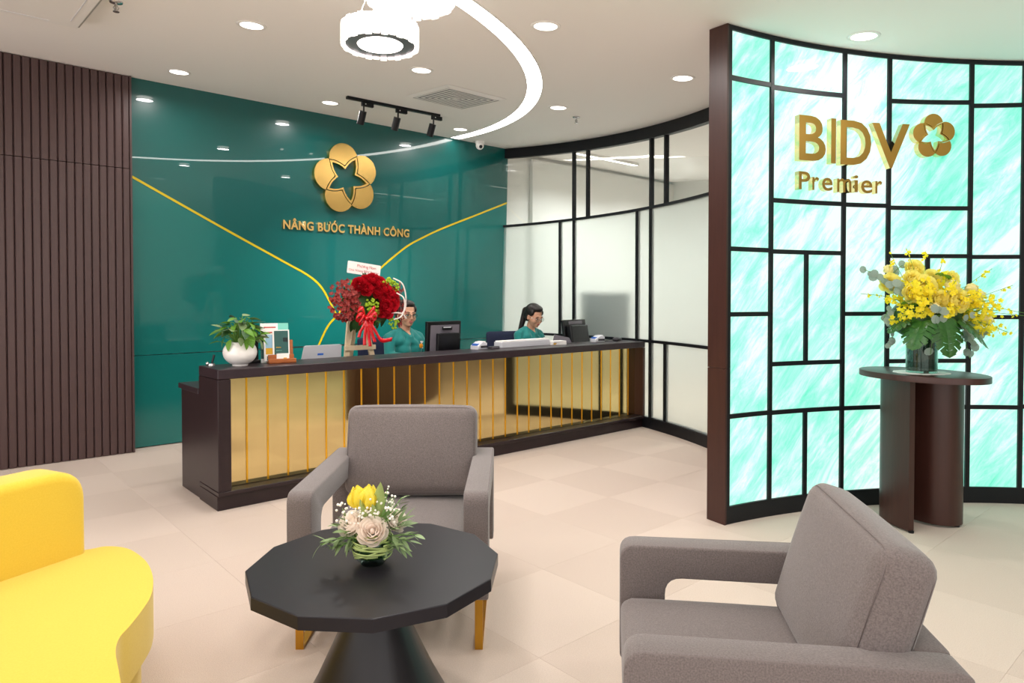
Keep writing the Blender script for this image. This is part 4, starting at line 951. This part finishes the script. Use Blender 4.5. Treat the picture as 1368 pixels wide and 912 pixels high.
for (px, py, dy, az, el, s) in ((1236, 424, -.15, -PI/2, -1.05, .185), (1214, 428, -.12, -PI/2-.9, -.62, .17), (1262, 427, -.12, -PI/2+.85, -.6, .17), (1205, 424, -.05, PI+.25, -.35, .13)):
    obj('monstera_leaf', mo, None, A_, mtx=leafmtx(fp(px, py, dy), az, el, s))
for (px, py) in ((1220, 376), (1262, 374), (1235, 385), (1273, 388), (1213, 412), (1247, 372), (1290, 420), (1200, 408)):
    obj('leaf', dl[1], None, A_, mtx=leafmtx(fp(px, py, -.03), rr.uniform(-3, 0), .6, .09))

# low arrangement on the coffee table
b0 = atd(498, 755, 1.985); bx, by = b0.x, b0.y; BD = 1.985
B_ = thing('table_bouquet', 'small bowl of yellow tulips, blush roses and white sprigs on the coffee table', 'flowers', (bx, by, CTZ), YAW-PI/2)
fb = lambda px, py, dy=0.: V(((px-499)/F*BD, dy, CAMH+ray(px, py).z*BD-CTZ))
bowl = [(0, .0), (.032, 0), (.034, .003), (.05, .022), (.058, .048), (.055, .078), (.047, .094)]
bm = NB(); lathe(bm, bowl+[(.044, .094), (.052, .077), (.0545, .048), (.047, .025), (0, .008)], 36); obj('bowl', bm, 'vaseglass', B_, True)
bm = NB(); lathe(bm, [(0, .009), (.044, .024), (.0515, .047), (.049, .077), (.04, .088), (0, .088)], 28); obj('foam_core', bm, 'leafdark', B_, True)
gw = NB(); rr = random.Random(4)
for k in range(34):
    a0 = rr.uniform(0, 2*PI); z0 = rr.uniform(.028, .088); sl = rr.uniform(-.02, .03); pts = []
    for i in range(15):
        a = a0+i*.17; z = min(.092, max(.018, z0+sl*(i/14-.5)*1.6)); r = np.interp(z, [q[1] for q in bowl], [q[0] for q in bowl])+.0015+.0008*(k % 3); pts.append((r*math.cos(a), r*math.sin(a), z))
    tube(gw, pts, .003, 5, flat=(.4, 1))
tag(obj('grass_wrap', gw, 'grass', B_, True), kind='stuff')
for px, py, dy, dx, s in ((481, 664, .0, -.1, .066), (495, 663, -.01, .08, .07)):
    p = fb(px, py, dy); d = V((dx, -.1, 1)); obj('tulip', TULIP['tulip'], None, B_, mtx=aim(p-V((0, 0, .03)), d, s, .4+dx*9))
    bm = NB(); tube(bm, [(0, 0, .08), tuple(p-V((0, 0, .028)))], .004, 6); obj('tulip_stem', bm, 'stem', B_, True)
tl = leafmesh('tulip_leaf', 'grass', Wd=.28, curl=.05, fold=.6)
for px, py, az, el, s in ((508, 693, -1.2, 1.35, .125), (489, 700, -1.8, 1.3, .09), (502, 700, -1.5, 1.2, .08)):
    obj('tulip_leaf', tl, None, B_, mtx=leafmtx(fb(px, py, -.01), az, el, s))
for px, py, dy, d, s in ((470, 694, -.02, (-.6, -.8, .9), .04), (503, 700, -.05, (.1, -1, .8), .044), (532, 692, .0, (.8, -.6, .8), .037)):
    p = fb(px, py, dy); obj('rose', ROSE['pink'], None, B_, mtx=aim(p-V(d).normalized()*.03, d, s, 1.+px))
bb = NB(); bs = NB()
for k in range(120):
    px, py = min(530, max(455, rr.gauss(484, 18))) if k % 3 else rr.gauss(522, 6), rr.gauss(682, 9) if k % 3 else rr.gauss(672, 9); p = fb(px, min(py, 706), rr.uniform(-.05, .03)); ico(bb, p, rr.uniform(.0025, .005), 1)
    if k % 3 == 0: tube(bs, [(rr.uniform(-.02, .02), 0, .09), tuple(p)], .0008, 4)
tag(obj('babys_breath', bb, 'babys', B_, True), kind='stuff'); tag(obj('sprig_stems', bs, 'stem', B_, True), kind='stuff')
ol = [leafmesh('leaf', 'leafolive', Wd=.3, curl=.15), leafmesh('leaf', 'leafolive', Wd=.26, curl=.3)]
sp = NB()
for x0, y0, x1, y1, n in ((480, 712, 434, 720, 10), (482, 716, 446, 726, 8), (475, 708, 452, 700, 6), (488, 716, 470, 712, 6), (515, 712, 560, 707, 9), (515, 714, 547, 727, 9), (518, 706, 545, 690, 6), (510, 700, 538, 664, 8), (500, 712, 508, 722, 7), (490, 706, 488, 722, 7), (500, 700, 499, 668, 5), (508, 716, 528, 722, 7), (512, 704, 541, 676, 5), (478, 710, 440, 716, 9), (484, 714, 458, 724, 8), (520, 712, 552, 716, 9), (516, 708, 540, 700, 7), (496, 714, 500, 726, 6), (474, 704, 462, 694, 5), (505, 708, 520, 726, 7), (478, 700, 466, 706, 5)):
    a, b = fb(x0, y0, -.02), fb(x1, y1, -.04 if y1 > 705 else .0); tube(sp, [tuple(a), tuple(b)], .0012, 4)
    for k in range(n):
        q = a.lerp(b, (k+.5)/n); az = math.atan2(0.001, b.x-a.x)+rr.uniform(-1.0, 1.0); el = math.atan2(b.z-a.z, abs(b.x-a.x))+rr.uniform(-.7, .7)
        obj('leaf', ol[k % 2], None, B_, mtx=leafmtx(q, az, el, rr.uniform(.03, .05), rr.uniform(-.6, .6)))
tag(obj('twigs', sp, 'stem', B_, True), kind='stuff')

# ============================================================ CEILING FITTINGS
TILT = R(math.atan(.0705), 'X')      # the ceiling's own slope
def onceil(x, y): return V((x, y, zc(y)))
LBL = ['at the far left near the teal wall', 'second from left, mid ceiling', 'above the teal wall left of the track light', 'between ring light and square vent', 'by the dome camera at the right of the teal wall',
       'in the foreground right of the ring light', 'right of the square vent beside a sprinkler', 'right of the ring light near the brown partition end', 'above the glowing mint partition']
for (x, y), lb in zip(DOWN_XY, LBL):
    p = onceil(x, y); t = thing('downlight', 'round recessed white ceiling downlight '+lb, 'downlight', p, 0, 'ceiling downlights'); t.rotation_euler = TILT.to_euler()
    bm = NB(); lathe(bm, [(.066, -.001), (.068, -.006), (.084, -.004), (.086, -.0005), (.066, -.0005)], 32); obj('trim_ring', bm, 'white', t, True)
    bm = NB(); lathe(bm, [(0, -.0052), (.0655, -.0045), (.0655, -.001), (0, -.001)], 32); obj('lens', bm, 'lampwhite', t)
# ring light: a half circle meeting the teal wall
RC, RI, RO = (.88, 6.33), 3.645, 3.755
t = thing('ring_light', 'wide glowing curved ring light sunk into the ceiling', 'light', onceil(*RC))
def arcstrip(r0, r1, h0, h1):
    bm = NB(); rows = []; a0, a1 = math.radians(182.6), math.radians(357.4)
    for i in range(121):
        a = a0+(a1-a0)*i/120; q = []
        for r, h in ((r0, h0), (r1, h0), (r1, h1), (r0, h1)):
            x, y = RC[0]+r*math.cos(a), RC[1]+r*math.sin(a); q.append(bm.verts.new((x-RC[0], y-RC[1], zc(y)-h-zc(RC[1]))))
        rows.append(q)
    for a, b in zip(rows, rows[1:]):
        for k in range(4): bm.faces.new((a[k], a[(k+1) % 4], b[(k+1) % 4], b[k]))
    bm.faces.new(rows[0]); bm.faces.new(rows[-1][::-1]); return bm
obj('diffuser', arcstrip(RI, RO, .001, .004), 'ring', t); obj('edge_trim', arcstrip(RI-.008, RI-.0005, .0005, .007), 'white', t); obj('edge_trim', arcstrip(RO+.0005, RO+.008, .0005, .007), 'white', t)
# crystal pendants
def pendant(label, p, r, h, zceil, ringm='chrome_dark'):
    t = thing('pendant_lamp', label, 'lamp', p, 0, 'crystal drum pendants'); n = int(2*PI*r/.035)
    bm = NB(); box(bm, (-.0155, -.008, 0), (.0155, .008, h), bev=.004, seg=2); cmh = mesh('crystal', bm, 'crystal')
    for k in range(n):
        a = 2*PI*k/n; obj('crystal', cmh, None, t, mtx=R(a, 'Z') @ T(0, -r, .004*(k % 2)) )
    bm = NB(); lathe(bm, [(r*.62, .012), (r*.93, .012), (r*.93, .02), (r*.62, .02)], 40); bm2 = bm; obj('inner_ring', bm, ringm, t)
    bm = NB(); lathe(bm, [(0, .008), (r*.6, .01), (r*.62, .016), (r*.62, .03), (0, .03)], 40); obj('diffuser', bm, 'lampwhite', t)
    bm = NB(); lathe(bm, [(0, h*.7), (r*.95, h*.7), (r*.95, h*.74), (0, h*.74)], 40); obj('top_plate', bm, 'white', t)
    for k in range(3):
        a = 2*PI*k/3+.5; bm = NB(); cyl(bm, (r*.7*math.cos(a), r*.7*math.sin(a), h*.74), (.006*math.cos(a), .006*math.sin(a), zceil-p[2]-.012), .0018, seg=6); obj('cable', bm, 'white', t)
    bm = NB(); cyl(bm, (0, 0, zceil-p[2]-.02), (0, 0, zceil-p[2]-.002), .012, seg=20); obj('canopy', bm, 'white', t, mtx=None)
    d = lamp('pendant_glow', (p[0], p[1], p[2]-.01), r*1.0, 5)
q = atd(508, 64, 3.16); pendant('small crystal drum pendant lamp hanging below the ceiling, fully in view', (q.x, q.y, q.z), .17, .098, zc(q.y))
q = atd(549, 5, 2.45); pendant('crystal drum pendant lamp cut off by the top of the picture, hanging nearer', (q.x, q.y, q.z), .15, .098, zc(q.y), 'crystal')
# track light
ta, tb = V((2.82, 5.334, 0)), V((3.753, 5.288, 0)); ta.z, tb.z = zc(ta.y), zc(tb.y)
t = thing('track_light', 'black ceiling track with three spotlights in front of the teal wall', 'track light', ta); d = (tb-ta)
bm = NB(); box(bm, (-.0, -.018, -.024), (d.length, .018, -.001), Matrix.Identity(4), bev=.002); obj('rail', bm, 'black', t, mtx=R(math.atan2(d.y, d.x), 'Z'))
for k, u in enumerate((.17, .53, .93)):
    x = u*d.length; bm = NB(); box(bm, (x-.02, -.014, -.06), (x+.09, .014, -.0245), bev=.003); hd = obj('spotlight', bm, 'black', t, mtx=R(math.atan2(d.y, d.x), 'Z'))
    bm = NB(); tube(bm, [(x, 0, -.058), (x, 0, -.1), (x, .01, -.115)], .007, 8); obj('arm', bm, 'black', hd, True)
    dr = V((-.05, .45, -1)).normalized(); c = V((x, .012, -.1)); bm = NB(); cyl(bm, c, c+dr*.115, .032, .032, 20); obj('lamp_can', bm, 'black', hd, auto=40)
    bm = NB(); cyl(bm, c+dr*.1151, c+dr*.1155, .02, .02, 20); obj('lamp_lens', bm, 'lampwhite', hd)
    bm = NB(); cyl(bm, (x+.012, -.0142, -.042), (x+.012, -.0165, -.042), .005, seg=12); obj('set_screw', bm, 'white', hd)
    w = t.matrix_basis @ c; sl = lamp('spot_lamp', (w.x+dr.x*.14, w.y+dr.y*.14, w.z+dr.z*.14), .05, 3, spread=60); sl.rotation_euler = dr.to_track_quat('-Z', 'Y').to_euler()
# square vent
vc = onceil(3.44, 4.61); t = thing('air_vent', 'square white ceiling vent with nested louvres beside the ring light', 'vent', vc); t.rotation_euler = TILT.to_euler(); hw = .30
def sqring(bm, r0, r1, z0, z1):
    for s in range(4):
        m_ = R(PI/2*s, 'Z'); v = [bm.verts.new(m_ @ V(q)) for q in ((-r1, -r1, z0), (r1, -r1, z0), (r0, -r0, z1), (-r0, -r0, z1))]; w = [bm.verts.new(v_.co+V((0, 0, .0015))) for v_ in v]
        bm.faces.new(v); bm.faces.new(w[::-1])
        for k in range(4): bm.faces.new((v[k], v[(k+1) % 4], w[(k+1) % 4], w[k]))
bm = NB(); sqring(bm, hw-.04, hw, -.004, -.016); obj('frame', bm, 'white', t)
bm = NB(); box(bm, (-hw+.03, -hw+.03, -.011), (hw-.03, hw-.03, -.0005)); obj('dark_duct', bm, 'greyplastic', t)
for k in range(6):
    r1 = hw-.05-k*.038; bm = NB(); sqring(bm, r1-.02, r1, -.0145, -.0145); obj('louvre', bm, 'white', t)
bm = NB(); box(bm, (-.025, -.025, -.0155), (.025, .025, -.0115)); obj('centre_plate', bm, 'white', t)
# air conditioner cassette, top left
t = thing('ceiling_cassette', 'white square ceiling cassette panel at the top left corner', 'air conditioner', onceil(.33, 4.43)); t.rotation_euler = TILT.to_euler()
bm = NB(); box(bm, (-.47, -.47, -.05), (.47, .47, -.001), bev=.012); obj('panel', bm, 'ventgrey', t)
bm = NB(); box(bm, (-.452, -.452, -.06), (.452, .452, -.0505), bev=.004); obj('grille', bm, 'white', t)
for s in range(4):
    bm = NB(); box(bm, (-.3, -.4, -.0625), (.3, -.395, -.0603)); obj('louvre', bm, 'lightgrey', t, mtx=R(PI/2*s, 'Z'))
def sprinkler(label, x, y):
    t = thing('sprinkler', label, 'sprinkler', onceil(x, y)); 
    bm = NB(); lathe(bm, [(0, -.001), (.035, -.001), (.033, -.008), (.012, -.014), (0, -.014)], 24); obj('escutcheon', bm, 'steel', t, True)
    bm = NB(); cyl(bm, (0, 0, -.014), (0, 0, -.05), .007, seg=12)
    for s in (-1, 1): tube(bm, [(s*.005, 0, -.02), (s*.014, 0, -.035), (s*.004, 0, -.055)], .0025, 6)
    obj('body', bm, 'steel', t); bm = NB(); lathe(bm, [(0, -.055), (.017, -.055), (.017, -.058), (0, -.058)], 16); obj('deflector', bm, 'steel', t)
def atc(x, y): d = ray(x, y); t = (2.60-CAMH)/(d.z-.0705*d.y); return C0+d*t
for (px, py), lb in (((770, 156), 'small steel sprinkler head near the curved glass partition'), ((155, 2), 'small steel sprinkler head at the top left beside the cassette')):
    q = atc(px, py); sprinkler(lb, q.x, q.y)
q = atc(641, 188.5); t = thing('dome_camera', 'white dome security camera in the corner above the teal wall', 'camera', onceil(q.x, min(q.y, 6.1)))
bm = NB(); cyl(bm, (0, 0, -.03), (0, 0, -.002), .05, .055, 28); obj('base', bm, 'white', t, auto=40)
bm = NB(); ell(bm, (0, 0, -.05), (.046, .046, .046), 24, 16); sh = obj('shell', bm, 'white', t, True)
bm = NB(); ell(bm, (-.012, -.032, -.068), (.021, .018, .021), 16, 12); obj('lens', bm, 'blackgloss', sh, True)

# ============================================================ SIGNS
def emblem(name, label, mtx, size, depth, mfront='gold', mside='goldside'):
    """five round petals around a star opening; local x right, y up, z towards the viewer"""
    t = bpy.data.objects.new(name, None); t.empty_display_size = .1; COL.objects.link(t); t.matrix_world = mtx; tag(t, label, 'emblem'); u = size/215
    R0, rp = 120, 95
    def edge(th, pt, no): return no+(pt-no)*(abs(th)/36)**1.35
    for k in range(5):
        ac = math.radians(102+72*k); o_ = []; i_ = []
        for th in np.linspace(-35.2, 35.2, 23):
            r = math.radians(th); ro = R0*math.cos(r)+math.sqrt(max(0, rp*rp-(R0*math.sin(r))**2)); ri = min(edge(th, 161, 83), ro-2)
            o_.append((ro*math.cos(ac+r)*u, ro*math.sin(ac+r)*u)); i_.append((ri*math.cos(ac+r)*u, ri*math.sin(ac+r)*u))
        bm = NB(); n = len(o_); vf = [[bm.verts.new((x, y, z)) for x, y in L] for z in (depth, 0) for L in (o_, i_)]
        for q in range(n-1):
            bm.faces.new((vf[0][q], vf[0][q+1], vf[1][q+1], vf[1][q]))
            for a, b in ((vf[0], vf[2]), (vf[1], vf[3])): f = bm.faces.new((a[q], a[q+1], b[q+1], b[q])); f.material_index = 1
        for q in (0, n-1): f = bm.faces.new((vf[0][q], vf[1][q], vf[3][q], vf[2][q])); f.material_index = 1
        obj('petal', bm, [mfront, mside], t)
    so_, si_ = [], []
    for k in range(5):
        ac = math.radians(102+72*k)
        for th in np.linspace(-36, 36, 17)[:-1]:
            r = math.radians(th)
            so_.append((edge(th, 153, 75)*math.cos(ac+r)*u, edge(th, 153, 75)*math.sin(ac+r)*u)); si_.append((edge(th, 134, 60)*math.cos(ac+r)*u, edge(th, 134, 60)*math.sin(ac+r)*u))
    bm = NB(); n = len(so_); vf = [[bm.verts.new((x, y, z)) for x, y in L] for z in (depth*.97, 0) for L in (so_, si_)]
    for q in range(n):
        j = (q+1) % n; bm.faces.new((vf[0][q], vf[0][j], vf[1][j], vf[1][q]))
        for a, b in ((vf[0], vf[2]), (vf[1], vf[3])): f = bm.faces.new((a[q], a[j], b[j], b[q])); f.material_index = 1
    obj('star_rim', bm, [mfront, mside], t); return t
def glassy(z): return GY0-z*math.tan(LEAN)
WM = lambda x, z, off: Matrix.Translation((x, glassy(z)-.0065-off, z)) @ R(PI/2+LEAN, 'X')
emblem('wall_emblem', 'large gold five petal flower emblem high on the teal wall', WM(3.272, 2.435, .0), .348, .05)
t = bpy.data.objects.new('wall_lettering', None); COL.objects.link(t); t.matrix_world = WM(2.636, 1.904, .0); tag(t, 'row of raised gold capital letters below the emblem on the teal wall', 'lettering')
LS = letters('NÂNG BƯỚC THÀNH CÔNG', .115, .009, ['lettergold', 'goldside'], .0034, .0045); wid = xr(LS[-1][1])[1]+LS[-1][2]-xr(LS[0][1])[0]
for ch, me, off in LS: obj('letter', me, None, t, mtx=S(1.392/wid, 1.0, 1.0) @ T(off-xr(LS[0][1])[0], 0, .0095))

def lpt(px, py, off): # point in front of the lit partition
    p = oncirc(px, LC, LR-off); return V((p.x, p.y, zat(px, py, p)))
def wallmtx(p, flip=0): # letter frame at a point of the curved partition: x right, y up, z towards the room
    n = V((LC[0]-p.x, LC[1]-p.y, 0)).normalized(); x = V((0, 0, 1)).cross(n); return Matrix(((x.x, 0, n.x, p.x), (x.y, 0, n.y, p.y), (x.z, 1, n.z, p.z), (0, 0, 0, 1)))
def curved_sign(name, label, chars, px0, px1s, ybase, ytop, m, bold, ext, off=.003):
    p0 = lpt(px0, ybase, off+2*ext); t = bpy.data.objects.new(name, None); COL.objects.link(t); t.location = p0; tag(t, label, 'lettering'); inv = Matrix.Translation(-p0)
    for ch, (xa, xb, yb, yt) in zip(chars, px1s):
        me = textmesh(ch, 1.0, ext, m, 0.0); xs = xr(me); ys = [v.co.y for v in me.vertices]; a, b = lpt(xa, yb, off+2*ext), lpt(xb, yb, off+2*ext); top = lpt(xa, yt, off+2*ext)
        w = (b-a).xy.length if hasattr((b-a), 'xy') else (b-a).length; h = top.z-a.z
        if bold: me = textmesh(ch, 1.0, ext, m, bold); xs = xr(me); ys = [v.co.y for v in me.vertices]
        for p in me.polygons: p.material_index = 0 if abs(p.normal.z) > .7 else 1
        mid = (a+b)/2; Mx = wallmtx(V((mid.x, mid.y, min(a.z, a.z)))); sx, sy = w/(xs[1]-xs[0]), h/(max(ys)-min(ys))
        obj('letter', me, None, t, mtx=inv @ Mx @ T(-w/2, 0, -ext) @ S(sx, sy, 1) @ T(-xs[0], -min(ys), 0))
    return t
curved_sign('bank_sign', 'large raised gold capital letters on the glowing mint partition', 'BIDV', 1064, [(1066, 1101.5, 213.5, 153), (1108.5, 1115, 218, 158), (1121, 1162, 219.5, 160), (1163, 1213, 224, 164)], 214, 154, ['goldfront', 'goldpale'], .012, .018)
curved_sign('lounge_sign', 'smaller raised gold word under the large letters on the mint partition', 'Premier', 1064, [(1066, 1081, 252.5, 228.5), (1084, 1093, 253.5, 236), (1097, 1111, 254.5, 237), (1117, 1136, 256.5, 238), (1140, 1145, 256.5, 234), (1149, 1164, 258, 240.5), (1168, 1177, 258.5, 241.5)], 253, 228, ['goldfront', 'goldpale'], .008, .016)
p = lpt(1239, 184.5, .0); mt_ = wallmtx(p); emblem('partition_emblem', 'small gold five petal flower emblem right of the large letters on the mint partition', mt_ @ T(0, 0, .004) @ R(math.radians(-8), 'Z'), .134, .04, 'goldfront', 'goldpale')

# dark screen and strip light in the office behind the frosted glass
q = oncirc(808, GC, GR+.36); t = thing('office_screen', 'dark blurred screen behind the frosted glass right of the bulky monitor', 'screen', (q.x, q.y, 0), math.atan2(q.y-GC[1], q.x-GC[0])+PI/2)
zb, zt = zat(808, 462, q), zat(808, 391, q); bm = NB(); box(bm, (-.36, -.02, zb-.1), (.36, .02, zt), bev=.006); obj('panel', bm, 'screen', t)
bm = NB(); box(bm, (-.34, -.0215, zb-.08), (.34, -.0203, zt-.02)); obj('display', bm, 'blackgloss', t)
for s in (-1, 1):
    bm = NB(); box(bm, (s*.2-.02, -.02, .0), (s*.2+.02, .02, zb-.1)); obj('leg', bm, 'black', t)
    bm = NB(); box(bm, (s*.2-.03, -.18, 0), (s*.2+.03, .18, .02)); obj('foot', bm, 'black', t)
for (x, y), lb in (((6.5, 5.6), 'nearest the teal wall'), ((7.4, 4.2), 'farthest back'), ((6.4, 2.4), 'nearest the brown partition end')):
    t = thing('strip_light', 'slim white ceiling strip light in the office behind the glass, '+lb, 'light', onceil(x, y), .2, 'office strip lights'); t.rotation_euler = (math.atan(.0705), 0, 0)
    bm = NB(); box(bm, (-.6, -.04, -.03), (.6, .04, -.001), bev=.003); obj('housing', bm, 'white', t)
    bm = NB(); box(bm, (-.58, -.03, -.033), (.58, .03, -.0305)); obj('diffuser', bm, 'lampwhite', t)
